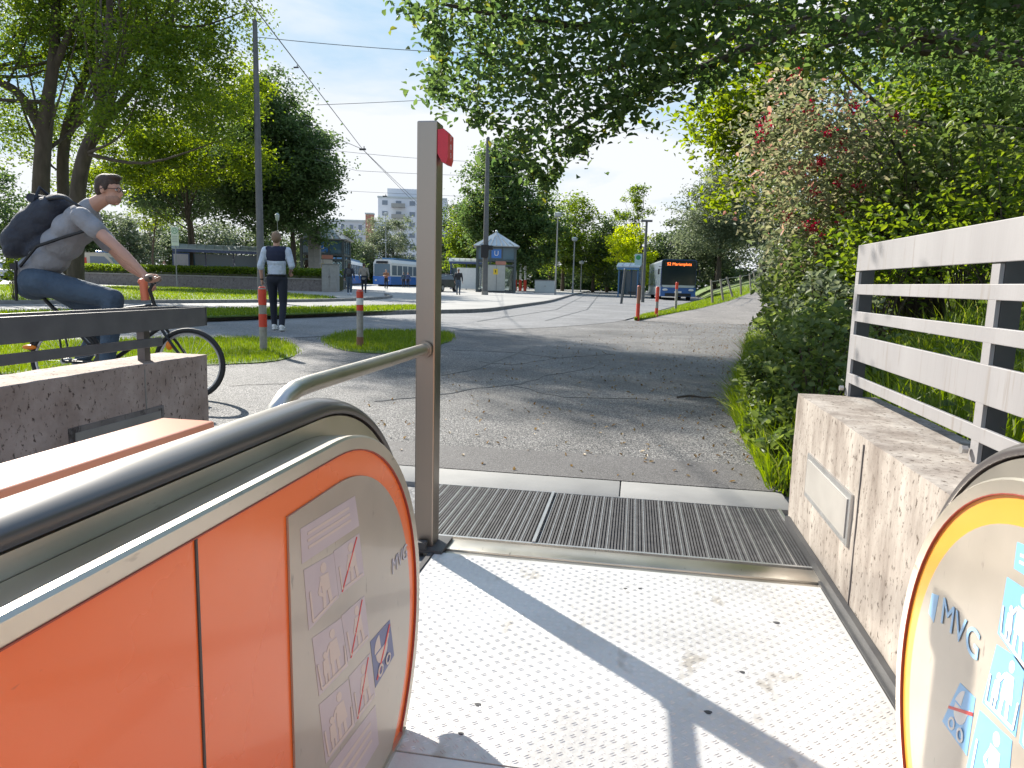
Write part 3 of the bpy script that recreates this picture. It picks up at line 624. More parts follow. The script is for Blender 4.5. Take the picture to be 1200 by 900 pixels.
# ------------------------------------------------------------------ walls and rails
WR = empty('parapet_wall', (0.735, 3.3, 0), label='pale sunlit pitted stone parapet wall under the light grey fence', cat='wall')
def roughblock(c, d, seg=0.09, amp=0.006, cuts=None):
    bm = bmesh.new(); nx, ny, nz = [max(1, int(a/seg)) for a in d]
    mb = MB()
    def face(o, u, v, nu, nv):
        vs = []
        for j in range(nv+1):
            for i in range(nu+1): vs.append(Vector(o)+Vector(u)*i/nu+Vector(v)*j/nv)
        mb.add(vs, [(j*(nu+1)+i, j*(nu+1)+i+1, (j+1)*(nu+1)+i+1, (j+1)*(nu+1)+i) for j in range(nv) for i in range(nu)], 0, True)
    x, y, z = d; o = Vector(c)-Vector(d)/2
    face(o, (x, 0, 0), (0, 0, z), nx, nz); face(o+Vector((0, y, 0)), (x, 0, 0), (0, 0, z), nx, nz)
    face(o, (0, y, 0), (0, 0, z), ny, nz); face(o+Vector((x, 0, 0)), (0, y, 0), (0, 0, z), ny, nz)
    face(o+Vector((0, 0, z)), (x, 0, 0), (0, y, 0), nx, ny); face(o, (x, 0, 0), (0, y, 0), nx, ny)
    from mathutils import noise
    mb.v = [tuple(Vector(v)+amp*noise.noise_vector(Vector(v)*9)) for v in mb.v]; bm.free(); return mb
# wall blocks butt at joints with a 5 mm gap
mb = roughblock((0.165, -3.25, 0.275), (0.33, 6.5, 0.63), 0.07, .004); mb.build('stone_block', M['wall_r'], WR)
mb = MB(); mb.box((-0.001, -0.952, 0.27), (0.006, 0.005, 0.60)); mb.build('block_joint', M['wallstone'], WR)
lp = MB(); lp.box((-0.002, -0.60, 0.30), (0.014, 0.60, 0.18)); fr = lp.build('recessed_light', M['alu'], WR)
lp = MB(); lp.box((-0.0105, -0.60, 0.30), (0.006, 0.55, 0.135)); lp.build('lens', mat('clouded_lens', (.30, .28, .26), .45, col2=(.38, .36, .33), scale=6), fr)
mb = MB(); mb.box((-0.012, -3.25, 0.012), (0.02, 6.4, 0.05)); mb.build('foot_joint', M['dark'], WR)
def rails(name, X, Y0, Y1, zb, specs, posts, label, m_, pm, s):
    r = empty(name, (X, Y1, zb), label=label, cat='railing')
    for z0, z1, nm in specs:
        mb = MB(); mb.box((0, (Y0-Y1)/2, (z0+z1)/2), (0.012, Y1-Y0, z1-z0), bev=0.002); mb.build(nm, m_, r)
    for py_ in posts:
        mb = MB(); h = specs[0][0]; mb.box((s*0.0, py_-Y1, h/2-0.002), (0.011, 0.045, h-0.004)); mb.build('post_face', m_, r); mb = MB(); mb.box((s*0.032, py_-Y1, h/2+.02), (0.05, 0.045, h+0.04)); mb.build('post', pm, r)
        mb = MB(); mb.tube([(-s*0.014, py_-Y1+.02, 0.03), (-s*0.03, py_-Y1+.02, 0.03)], 0.012, 6); mb.build('bolt', M['alu'], r)
    return r
rails('steel_fence', 0.945, -2.5, 3.33, 0.59, [(0.545, 0.655, 'top_plate'), (0.445, 0.488, 'rail'), (0.33, 0.373, 'rail'), (0.165, 0.272, 'wide_rail'), (0.06, 0.102, 'bottom_rail')],
      [3.31, 2.10, 0.85, -0.4], 'light grey steel fence of flat bars on the pale stone parapet', M['fence'], M['dark'], 1)
WL = empty('parapet_wall', (-2.5, 3.83, 0), label='rosy shaded stone parapet wall under the dark box railing', cat='wall')
mb = roughblock((-0.15, -2.45, 0.265), (0.30, 4.9, 0.62), 0.07, .004); mb.build('stone_block', M['wall_l'], WL)
mb = MB(); mb.box((0.001, -0.55, 0.26), (0.006, 0.005, 0.58)); mb.build('block_joint', M['concrete'], WL)
mb = MB(); a = XP(190, 472, -2.5); b_ = XP(80, 512, -2.5)
mb.box((0.002, (a.y+b_.y)/2-3.83, 0.22), (0.014, a.y-b_.y, 0.24)); fr = mb.build('recessed_light', M['wallstone'], WL)
mb = MB(); mb.box((0.011, (a.y+b_.y)/2-3.83, 0.22), (0.006, a.y-b_.y-0.06, 0.19)); mb.build('lens', M['concrete'], fr)
DR = empty('box_railing', (-2.52, 3.86, 0.575), label='dark grey box-section railing on the rosy stone parapet', cat='railing')
mb = MB()
mb.box((0.0, -2.4, 0.225), (0.012, 4.8, 0.11)); mb.box((-0.20, -2.4, 0.225), (0.012, 4.8, 0.11)); mb.box((-0.10, 0.0, 0.225), (0.212, 0.012, 0.11)); mb.box((-0.10, -2.4, 0.172), (0.19, 4.78, 0.008)); mb.build('box_rail', M['darkrail'], DR)
mb = MB(); mb.box((-0.012, -2.65, 0.105), (0.03, 4.5, 0.045), bev=0.004); mb.build('lower_rail', M['darkrail'], DR)
for y_ in (-0.42, -2.2, -4.0):
    mb = MB(); mb.box((-0.10, y_, 0.078), (0.045, 0.045, 0.18)); mb.build('post', M['darkrail'], DR)
# ================================================================== BUILDINGS, VEHICLES, STREET THINGS
def at(px, y): # ground point under a picture column at depth y
    v = ray(px, 450); t = y/v.y; return Vector((v.x*t, y, 0))
def face_cam(p): return math.atan2(-p.x, p.y)   # rotation so local -y faces the camera
# --- far blocks
def block(px, y, w_, h, d, label, rz, floors, cols, wall, balc=False, name='apartment_building'):
    p = at(px, y); r = empty(name, (p.x, p.y, 0), rz, label, 'building')
    mb = MB(); mb.box((0, d/2, h/2), (w_, d, h)); mb.build('wall', wall, r)
    mb = MB(); mb.box((0, d/2, h+0.2), (w_+0.3, d+0.3, 0.4)); mb.build('roof', M['palemetal'], r)
    fh = h/floors; cw = w_/cols; fmb = MB(); fmb.box((0, 0, 0), (cw*0.46, 0.12, fh*0.5)); pmb = MB(); pmb.box((0, -0.05, 0), (cw*0.40, 0.08, fh*0.42))
    f0 = None
    for i in range(floors):
        for k in range(cols):
            loc = (-w_/2+cw*(k+.5), -0.03, fh*(i+.55))
            if f0 is None: f0 = fmb.build('window', M['plasterw'], r); p0 = pmb.build('pane', M['window'], f0); f0.location = loc
            else:
                f = f0.copy(); COL.objects.link(f); f.parent = r; f.location = loc; q = p0.copy(); COL.objects.link(q); q.parent = f
            if balc and k % 2 == 1:
                b = MB(); b.box((loc[0], -0.7, fh*(i+.15)), (cw*1.0, 1.3, 0.15)); b.box((loc[0], -1.32, fh*(i+.33)), (cw*1.0, 0.06, fh*.3)); b.build('balcony', M['boxgrey'], r)
    return r
block(408, 150, 11.5, 13.2, 12, 'long low pale apartment block behind the tram stop', R(12), 5, 6, M['plaster'])
bb = block(482, 175, 17.0, 21.0, 14, 'tall white apartment block with stacked balconies behind the mast', R(14), 8, 5, M['plasterw'], True)
mb = MB(); mb.box((-2, 7, 22.4), (9, 8, 2.6)); mb.build('roof_storey', M['plasterw'], bb)
p = at(434, 140); tw = empty('brick_tower', (p.x, p.y, 0), R(10), 'narrow red brick tower rising over the pale apartment block', 'tower')
mb = MB(); mb.box((0, 0, 6.9), (1.5, 1.5, 13.8)); mb.build('shaft', M['brick'], tw)
mb = MB(); mb.box((0, 0, 13.95), (1.7, 1.7, 0.3)); mb.build('cap', M['palemetal'], tw)

# --- glass lift houses with pyramid roof
def lift(p, rz, label, s=1.0):
    r = empty('lift_house', p, rz, label, 'lift house'); W, Hh = 3.3*s, 4.0*s; a = W/2
    for sx in (-1, 1):
        for sy in (-1, 1):
            mb = MB(); mb.box((sx*a, sy*a, Hh/2), (0.2, 0.2, Hh)); mb.build('column', M['frame'], r)
    for k in range(4):
        q = Matrix.Rotation(k*math.pi/2, 3, 'Z')
        mb = MB()
        for z in (0.12, 2.35*s, 2.75*s, Hh-0.08): mb.box(q @ Vector((0, -a, z)), (W-0.2, 0.10, 0.14) , rot=q)
        for x in (-0.52*s, 0.52*s): mb.box(q @ Vector((x, -a+.002, Hh/2)), (0.09, 0.09, Hh-0.3), rot=q)
        mb.build('mullions', M['frame'], r)
        mb = MB(); mb.box(q @ Vector((0, -a+0.02, 3.35*s)), (W-0.2, 0.02, 1.0*s), rot=q); mb.build('upper_glass', M['glass'] , r)
        if k != 0: mb = MB(); mb.box(q @ Vector((0, -a+0.02, 1.25*s)), (W-0.2, 0.02, 2.1*s), rot=q); mb.build('lower_glass', M['glassclear'], r)
    dr = MB(); dr.box((0.05, -a-0.03, 1.25*s), (1.5*s, 0.05, 2.2*s)); d_ = dr.build('door', M['panelgrey'], r)
    mb = MB(); mb.box((0.05, -a-0.057, 1.25*s), (0.03, 0.01, 2.2*s)); mb.build('door_gap', M['dark'], d_)
    mb = MB(); mb.prism([(-0.24, 1.55), (0.16, 1.55), (0.16, 2.05), (-0.24, 2.05)], -a-0.075, -a-0.062, 'y'); ys_ = mb.build('yellow_notice', M['yellow'], r)
    mb = MB(); mb.tube([(-0.04, -a-0.076, 1.72), (-0.04, -a-0.076, 1.93)], 0.04, 6); mb.build('mark', M['black'], ys_)
    mb = MB(); mb.box((0.0, -a-0.03, 3.35*s), (0.85, 0.06, 0.75)); bs = mb.build('blue_sign', M['blue'], r)
    text('U', 0.6, M['white'], 'lettering', bs, (0, -a-0.063, 3.35*s), (R(90), 0, 0), 0.002)
    mb = MB(); mb.box((0.4*s, -a-0.03, 2.55*s), (0.9, 0.05, 0.3)); mb.build('notice_board', M['brick'], r)
    A = a+0.35; z0 = Hh; z1 = Hh+1.3*s
    mb = MB(); mb.add([(-A, -A, z0), (A, -A, z0), (A, A, z0), (-A, A, z0), (0, 0, z1)], [(0, 1, 4), (1, 2, 4), (2, 3, 4), (3, 0, 4), (3, 2, 1, 0)]); rf = mb.build('roof', M['palemetal'], r)
    mb = MB()
    for k in range(4):
        q = Matrix.Rotation(k*math.pi/2, 3, 'Z')
        for u in (-.75, -.5, -.25, 0, .25, .5, .75): mb.tube([q @ Vector((A*u, -A, z0+.03)), q @ Vector((A*u*abs(u), -A*abs(u), z0+(z1-z0)*(1-abs(u))+.03))], 0.03, 4)
    mb.box((0, 0, z0-0.03), (2*A, 2*A, 0.07)); mb.build('seams', M['boxgrey'], rf)
    mb = MB(); mb.ell((0, 0, z1), (0.12, 0.12, 0.18)); mb.build('finial', M['palemetal'], rf)
    mb = MB(); mb.box((0, 0, 0.08), (W+0.1, W+0.1, 0.08)); mb.build('plinth', M['concrete'], r)
    return r
p = at(578, 63); lift((p.x, p.y, 0.1), R(12), 'glass lift house with pale pyramid roof beside the tall dark mast')
p = at(384, 56); lift((p.x, p.y, 0.1), R(14), 'glass lift house half hidden under the dark round tree', 1.0)
for px_, w_ in ((368, 0.5), (374, 0.45)):
    p = at(px_, 51); r = empty('concrete_pillar', (p.x, p.y, 0.1), R(12), 'tall bare concrete pillar beside the lift house, %s' % ('left one of the pair' if px_ == 368 else 'right one of the pair'), 'pillar', 'concrete pillars by the lift house')
    mb = MB(); mb.box((0, 0, 2.25), (w_, w_, 4.5), bev=0.03); mb.build('shaft', M['concrete'], r); mb = MB(); mb.box((0, 0, 4.58), (w_+.1, w_+.1, 0.14)); mb.build('cap', M['concrete'], r)

# --- stop shelters
def shelter(p, rz, L, label, h=2.7, posters=True, col='navy'):
    r = empty('stop_shelter', p, rz, label, 'shelter'); D = 1.7
    n = 3 if L > 4 else 2
    for i in range(n+1):
        mb = MB(); mb.box((-L/2+L*i/n, 0.75, h/2), (0.1, 0.1, h)); mb.build('post', M[col], r)
    for i in (0, n):
        mb = MB(); mb.box((-L/2+L*i/n, -0.75, h/2), (0.1, 0.1, h)); mb.build('post', M[col], r)
    mb = MB(); N_ = 9; prof = [(-D/2-.15+(D+.3)*k/N_, h+0.42*math.sin(math.pi*(k+0.6)/(N_+1.2))) for k in range(N_+1)]
    prof = prof+[(a, b-0.06) for a, b in reversed(prof)]
    mb.prism(prof, -L/2-.2, L/2+.2, 'x'); rf = mb.build('roof', M['palemetal'], r)
    mb = MB()
    for k in range(int(L/0.6)): mb.tube([(-L/2+0.3+k*0.6, a, b+0.01) for a, b in prof[:N_+1]], 0.025, 4)
    mb.build('roof_ribs', M['boxgrey'], rf)
    mb = MB(); mb.box((0, -D/2-.1, h-0.05), (L+.3, 0.08, 0.28)); mb.build('fascia', M[col], r)
    for i in range(n):
        mb = MB(); mb.box((-L/2+L*(i+.5)/n, 0.76, 1.25), (L/n-0.12, 0.02, 2.1)); mb.build('glass_panel', M['glass'], r)
    for s in (-1, 1):
        mb = MB(); mb.box((s*L/2, 0, 1.3), (0.02, 1.35, 2.0)); mb.build('end_glass', M['glass'], r)
    if posters:
        mb = MB(); mb.box((-L/2+0.4, -0.78, 1.4), (1.15, 0.12, 1.8)); q = mb.build('poster_case', M[col], r)
        mb = MB(); mb.box((-L/2+0.4, -0.845, 1.4), (0.98, 0.01, 1.6)); mb.build('poster', M['stickfade'], q)
    mb = MB(); mb.box((0.3, 0.5, 0.45), (L*.6, 0.35, 0.05)); mb.box((-0.6, 0.5, 0.22), (0.06, 0.3, 0.42)); mb.box((1.2, 0.5, 0.22), (0.06, 0.3, 0.42)); mb.build('bench', M['dark'], r)
    return r
p = at(262, 50); shelter((p.x, p.y, 0.25), R(30), 6.0, 'long blue glass shelter with curved ribbed roof behind the low wall', 2.55)
p = at(732, 62); shelter((p.x, p.y, 0), R(-10), 1.6, 'small blue bus shelter beside the waiting bus', 2.5, False, 'shelterblue')
p = at(544, 75); sh = shelter((p.x, p.y, 0.1), R(10), 3.2, 'blue topped tram shelter seen left of the lift house', 2.9, False, 'navy')
mb = MB(); mb.box((0.1, -0.9, 1.2), (2.0, 0.1, 2.2)); mb.build('white_panel', M['white'], sh)

# --- low wall and hedge
pa, pb = G(120, 339.5, 0.1), G(384, 343.5, 0.1)
pa = at(60, 46.5); pb = at(383, 44.0); d_ = (pb-pa); L = d_.length; ang = math.atan2(d_.y, d_.x)
lw = empty('low_stone_wall', ((pa.x+pb.x)/2, (pa.y+pb.y)/2, 0.1), ang, 'long low grey stone wall in front of the clipped hedge', 'wall')
mb = MB(); mb.box((0, 0, 0.38), (L, 0.4, 0.76)); mb.build('wall_body', M['wallstone'], lw); mb = MB(); mb.box((0, 0, 0.80), (L+.1, 0.5, 0.08)); mb.build('coping', M['concrete'], lw)
n_ = 16000; C = np.stack([rng.uniform(-L/2, L/2, n_), rng.uniform(0.3, 2.4, n_), 0.8+rng.random(n_)**0.6*0.62+0.08*np.sin(rng.uniform(0, 6, n_))], 1)
hd = empty('clipped_hedge', lw.location, ang, 'low clipped green hedge growing along the top of the low stone wall', 'hedge')
leaves('foliage', C, 0.16, M['lf_mid'], hd)
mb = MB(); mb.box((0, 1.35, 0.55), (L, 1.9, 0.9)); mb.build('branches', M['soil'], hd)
# --- cabinets
def cabinet(p, w_, d, h, label, m_=None, rz=0.2):
    r = empty('utility_cabinet', p, rz, label, 'cabinet'); m_ = m_ or M['boxgrey']
    mb = MB(); mb.box((0, 0, h/2), (w_, d, h), bev=0.02); mb.build('body', m_, r)
    mb = MB(); mb.box((0, 0, h+.03), (w_+.08, d+.08, 0.06), bev=0.01); mb.build('lid', M['concrete'], r)
    for s in (-1, 1): mb = MB(); mb.box((s*w_/4, -d/2-.012, h*.5), (w_/2-.05, 0.02, h*.8)); dd = mb.build('door', m_, r); mb = MB(); mb.box((s*.04, -d/2-.03, h*.55), (0.02, 0.02, 0.12)); mb.build('handle', M['dark'], dd)
p = G(386, 342, .1); cabinet((p.x+.1, p.y, .1), 1.0, 0.7, 1.75, 'tall grey beige utility cabinet at the end of the low wall')
p = G(397, 341, .1); cabinet((p.x+.1, p.y, .1), 0.4, 0.4, 0.75, 'small squat grey cabinet right of the tall beige one')
p = at(635, 66); cabinet((p.x, p.y, .1), 1.9, 0.7, 1.15, 'wide pale grey cabinet in front of the trees', M['palemetal'], 0.12)
# --- masts, lamps, bollards
def mast(p, h, r0, label, m_='mast', extras=None):
    r = empty('catenary_mast', p, 0, label, 'mast', 'overhead line masts')
    mb = MB(); mb.tube([(0, 0, 0), (0, 0, h*.5), (0, 0, h)], [r0, r0*.85, r0*.6], 14); mb.build('shaft', M[m_], r)
    mb = MB(); mb.tube([(0, 0, h), (0, 0, h+.06)], [r0*.66, r0*.4], 14); mb.build('cap', M[m_], r)
    mb = MB(); mb.tube([(0, 0, 0), (0, 0, .25)], r0*1.2, 14); mb.build('collar', M['concrete'], r)
    return r
p = at(309, 24); mast((p.x, p.y, 0.1), 9.6, 0.135, 'tall dark mast beside the man in the vest')
Pm1 = Vector((p.x, p.y, 9.2))
p = at(566, 49); mr_ = mast((p.x, p.y, 0.1), 10.6, 0.20, 'tall dark mast with black signal boxes by the lift house'); Pm2 = Vector((p.x, p.y, 10.2))
mb = MB(); mb.box((0.0, -0.28, 3.0), (0.5, 0.3, 0.9), bev=.03); mb.box((0.3, -.2, 3.25), (0.5, .3, .3), bev=.03); mb.build('signal_box', M['black'], mr_)
p = at(497, 78); mast((p.x, p.y, 0.1), 10, 0.14, 'slim pale mast behind the trams', 'mastpale')
p = at(440, 62); mast((p.x-2.2, p.y+20, 0.1), 8, 0.12, 'slim pale mast left of the tram', 'mastpale')
def lamp(px, y, h, label, r0=0.07, g=1.0):
    p = at(px, y); r = empty('street_lamp', (p.x, p.y, .1 if px < 700 else 0), 0, label, 'lamp', 'slim street lamps round the stop')
    mb = MB(); mb.tube([(0, 0, 0), (0, 0, h)], [r0, r0*.6], 10); mb.build('pole', M['mastpale'], r)
    mb = MB(); mb.tube([(0, 0, h), (0, 0, h+.08), (0, 0, h+.32), (0, 0, h+.4)], [r0, .26*g, .32*g, .05*g], 12); mb.build('lantern', M['palemetal'], r)
lamp(647, 58, 6.2, 'taller slim street lamp before the wood'); lamp(667, 70, 5.0, 'shorter slim street lamp at the kerb end', 0.09)
lamp(556, 84, 6.4, 'pale street lamp behind the lift house'); lamp(452, 95, 9.5, 'thin pale street lamp over the tram roof'); lamp(329, 32, 3.5, 'lamp with a pale head just above the man in the vest', .02, .33); lamp(676, 84, 3.2, 'low lamp in front of dark wood')
def bollard(p, h, r0, bands, label, body='bollard', lean=0.0):
    r = empty('bollard', p, 0, label, 'bollard', 'banded posts round the forecourt'); r.rotation_euler = (0, lean, 0)
    mb = MB(); mb.tube([(0, 0, 0), (0, 0, h)], r0, 14, cap=True); mb.build('post', M[body], r)
    mb = MB(); mb.tube([(0, 0, h), (0, 0, h+.02)], [r0, r0*.7], 14); mb.build('cap', M['redband'], r)
    for a, b, c in bands: mb = MB(); mb.tube([(0, 0, a*h), (0, 0, b*h)], r0+.004, 14, cap=True); mb.build('band', M[c], r)
p = G(309, 413); bollard((p.x, p.y, 0), 0.88, 0.051, [(.74, .98, 'redband'), (.40, .60, 'redband')], 'weathered post with two red bands beside the man in the vest')
p = G(422, 408); bollard((p.x, p.y, 0), 0.86, 0.048, [(.88, .99, 'redband'), (.76, .87, 'white'), (.66, .755, 'redband'), (.02, .2, 'rust')], 'post with red and white bands on the grass island')
p = G(747, 376); bollard((p.x, p.y, 0), 1.02, 0.052, [(.0, .5, 'redband')], 'rusty red post, leftmost of three by the verge', 'rust')
p = G(769, 371.5); bollard((p.x, p.y, 0), 1.0, 0.052, [(.84, 1., 'redband'), (.52, .83, 'redband'), (.0, .3, 'redband')], 'post half painted red, middle of three by the verge')
p = G(791.5, 365); bollard((p.x, p.y, 0.0), 1.2, 0.055, [(.78, 1., 'redband')], 'pale grey post with red top standing before the bus')
for px_, py_, h, lb in ((728, 356, 1.9, 'leaning dark plain post in the bus lane'), (744, 344, 3.4, 'thin tall post beside the blue shelter')):
    p = G(px_, py_); r = empty('plain_post', (p.x, p.y, 0), 0, lb, 'post'); r.rotation_euler = (0, R(4) if px_ == 728 else 0, 0)
    mb = MB(); mb.tube([(0, 0, 0), (0, 0, h)], 0.07, 10); mb.build('pole', M['mast'], r); mb = MB(); mb.tube([(0, 0, h), (0, 0, h+.04)], [.08, .05], 10); mb.build('cap', M['mast'], r)
p = at(748, 45); r = empty('tall_lamp_post', (p.x, p.y, 0), 0, 'tall dark lamp post in front of the lime green tree', 'lamp post')
mb = MB(); mb.tube([(0, 0, 0), (0, 0, 4.9)], [0.11, 0.07], 10); mb.build('pole', M['mast'], r); mb = MB(); mb.box((0, 0, 4.95), (0.7, .25, .12), bev=.03); mb.build('lamp_head', M['mast'], r)
p = at(742, 52); r = empty('bus_stop_sign', (p.x, p.y, 0), R(-6), 'pale blue stop sign on a thin pole beside the blue shelter', 'sign')
mb = MB(); mb.tube([(0.2, 0, 0), (0.2, 0, 3.3)], 0.04, 8); mb.build('pole', M['mast'], r); mb = MB(); mb.box((-.08, -.02, 2.85), (0.5, .04, .8)); q = mb.build('plate', mat('pale_blue', (.35, .5, .55), .5), r)
mb = MB(); mb.tube([(-.08, -.042, 3.0), (-.08, -.05, 3.0)], .17, 16); mb.build('disc', M['signgreen'], q)
p = at(212, 44); r = empty('stop_sign', (p.x, p.y, 0.1), R(14), 'white stop sign with green H ring on a pole above the hedge', 'sign')
mb = MB(); mb.tube([(0, .04, 0), (0, .04, 3.9)], 0.035, 8); mb.build('pole', M['mastpale'], r)
mb = MB(); mb.box((0, 0, 3.4), (0.5, .03, 1.25), bev=.008); q = mb.build('plate', M['signyel'], r)
mb = MB(); mb.tube([(0, -.018, 3.76), (0, -.024, 3.76)], .19, 24, 0); mb.build('green_disc', M['signgreen'], q)
mb = MB(); mb.tube([(0, -.025, 3.76), (0, -.028, 3.76)], .155, 24, 0); mb.build('cream_disc', M['signyel'], q)
text('H', 0.26, M['signgreen'], 'lettering', q, (0, -.031, 3.76), (R(90), 0, 0), .002)
mb = MB()
for z in (3.4, 3.28, 3.16, 3.04): mb.box((0, -.018, z), (.34, .005, .035))
mb.build('route_lines', M['boxgrey'], q)
for i_, px_ in enumerate((601, 606.5, 612)):
    p = at(px_, 76); r = empty('barrier_post', (p.x, p.y, .1), 0, ['left', 'middle', 'right'][i_]+' one of the three red and white barrier posts behind the lift house', 'post', 'red and white posts behind the lift house')
    mb = MB(); mb.tube([(0, 0, 0), (0, 0, 1.2)], .16, 10); mb.build('base', M['redband'], r); mb = MB(); mb.tube([(0, 0, 1.2), (0, 0, 3.6)], .12, 10); mb.build('shaft', M['white'], r)

# --- overhead wires
def wire(px0, d0, px1, d1, z, label, sag=0.15, r_=0.012):
    pass
def wireP(a, b, label, sag=0.2, r_=0.011, fit=True):
    a, b = Vector(a), Vector(b); pts = []
    for k in range(17):
        t = k/16; q = a.lerp(b, t); q.z -= sag*4*t*(1-t); pts.append(q-a)
    mb = MB(); mb.tube(pts, r_, 6); o = mb.build('overhead_wire', M['mast']); o.location = a
    return tag(o, label, 'wire', 'tram overhead wires')
W1 = [G(295, 5, 6.2), G(425, 175, 6.2), G(480, 228, 6.2)]
W2 = [G(383, 157, 6.2), G(425, 175, 6.2), G(484, 236, 6.2)]
def polyw(P, label, r_=0.011):
    o0 = P[0]; mb = MB()
    mb.tube([p-o0 for p in P], r_, 6); o = mb.build('overhead_wire', M['mast']); o.location = o0; return tag(o, label, 'wire', 'tram overhead wires')
polyw([W1[0]+(W1[0]-W1[1])*.6]+W1+[W1[2]+(W1[2]-W1[1])*1.2], 'long contact wire running from top left down to the trams')
polyw([W2[0]+(W2[0]-W2[1])*.5]+W2+[W2[2]+(W2[2]-W2[1])*1.2], 'second contact wire joining the long one above the tram stop')
wireP(Pm1, Y(640, 66, 26), 'highest span wire leaving the mast by the man in the vest', .1)
wireP(Y(370, 123, 30), Y(640, 108, 34), 'span wire crossing in front of the white cloud', .05)
wireP(Y(370, 174, 38), Pm2+Vector((0, 0, -1.1)), 'span wire ending on the mast by the lift house', .1)
wireP(Y(370, 187, 44), Y(418, 200, 46), 'short slanting wire beside the dark round tree', 0)
wireP(Y(418, 200, 46), Y(600, 207, 50), 'span wire under the wire crossing', .05)
wireP(Pm2+Vector((0, 0, -1)), Y(860, 118, 44), 'span wire rising from the mast towards the overhanging branch', .3)
wireP(Y(375, 222, 55), Y(600, 232, 60), 'lowest span wire above the apartment blocks', .05)
for i_, (q, lb) in enumerate(((G(425, 175, 6.2), 'small wire clamp where the contact wires meet'), (G(347, 79, 6.2), 'small wire clamp high on the long contact wire'), (Y(451, 230, 58), 'small box hanging on the lowest span wire'))):
    q_ = (.6, .3, .8)[i_]; mb = MB(); mb.box((0, 0, 0), (.45*q_, .12*q_, .12*q_), bev=.01); mb.box((0.1*q_, 0, .1*q_), (.05*q_, .05*q_, .2*q_)); o = mb.build('wire_clamp', M['dark']); o.location = q; tag(o, lb, 'clamp')

# --- bus
M['navyblue'] = mat('deep_blue', (0.03, 0.11, 0.34), 0.35, coat=.4)
def wheel(r, x, y, rr, wd=0.28, label=None):
    mb = MB(); mb.tube([(x-wd/2, y, rr), (x+wd/2, y, rr)], rr, 20); w_ = mb.build('wheel', M['tyre'], r); mb = MB(); mb.tube([(x-wd/2-.01, y, rr), (x+wd/2+.01, y, rr)], rr*.58, 14); mb.build('rim', M['alu'], w_)
p = at(791, 54.5); bus = empty('city_bus', (p.x-.2, p.y, 0), R(3.5), 'blue city bus with lit orange display facing us on the right', 'bus')
W, Hh, L = 2.55, 3.0, 11.5
def rounded(w_, z0, z1, r_, n=5):
    P = [(-w_/2, z0), (w_/2, z0)]
    for k in range(n+1): a = math.pi/2*k/n; P.append((w_/2-r_+r_*math.cos(a), z1-r_+r_*math.sin(a)))
    for k in range(n+1): a = math.pi/2+math.pi/2*k/n; P.append((-w_/2+r_+r_*math.cos(a), z1-r_+r_*math.sin(a)))
    return P
mb = MB(); mb.prism(rounded(W, .28, Hh, .22), 0.0, L, 'y'); bd = mb.build('body', mat('bus_grey_blue', (.16, .20, .28), .4, coat=.4), bus)
mb = MB(); mb.prism(rounded(W+.01, .28, .95, .02), -0.10, -0.005, 'y'); mb.build('front_bumper', M['navyblue'], bus)
mb = MB(); mb.prism(rounded(W+.02, 1.08, Hh+.01, .22), -0.03, .06, 'y'); mb.build('front_surround', M['navy'], bus)
mb = MB(); mb.prism([(-1.1, .95), (1.1, .95), (1.22, 1.12), (-1.22, 1.12)], -.13, -.101, 'y'); mb.build('silver_band', M['palemetal'], bus)
mb = MB(); mb.prism(rounded(W-.06, 1.12, Hh-.06, .18), -0.07, -0.004, 'y'); mb.build('windscreen', mat('bus_glass', (.015, .025, .03), .08, spec=.8), bus)
mb = MB(); mb.box((0, -.085, 2.66), (2.1, .02, .34)); dp = mb.build('destination_display', M['black'], bus)
text('52 Marienplatz', 0.30, M['led'], 'display_lettering', dp, (0, -.098, 2.66), (R(90), 0, 0), .002)
for s in (-1, 1):
    mb = MB(); mb.ell((s*.95, -.12, .78), (.2, .05, .09)); mb.build('headlight', M['white'], bus)
    mb = MB(); mb.box((s*1.48, -.15, 2.1), (.12, .1, .42), bev=.03); mb.box((s*1.36, -.12, 2.45), (.25, .04, .04)); mb.build('mirror', M['black'], bus)
    wheel(bus, s*1.12, 2.6, .48); wheel(bus, s*1.12, 8.4, .48)
    for k, y_ in enumerate((.55, 1.9, 3.35, 4.8, 6.25, 7.7, 9.15)):
        mb = MB(); mb.box((s*(W/2+.002), y_+.62, 1.7), (.02, 1.25, 1.2)); mb.build('side_window', M['window'], bus)
    mb = MB(); mb.box((s*(W/2+.004), L/2, .66), (.02, L-.1, .62)); mb.build('side_skirt', M['palemetal'], bus)
    mb = MB(); mb.box((s*(W/2+.012), .72, 1.35), (.02, 1.15, 2.0)); mb.build('door', M['window'], bus)
mb = MB(); mb.box((0, -.112, .62), (.52, .01, .12)); mb.build('number_plate', M['white'], bus)
mb = MB(); mb.box((0, -.112, .42), (1.9, .01, .22)); mb.build('grille', M['black'], bus)
mb = MB(); mb.ell((-.45, .25, 1.45), (.22, .12, .3)); mb.ell((-.45, .22, 1.85), (.1, .1, .13)); mb.build('driver_seat', M['dark'], bus)
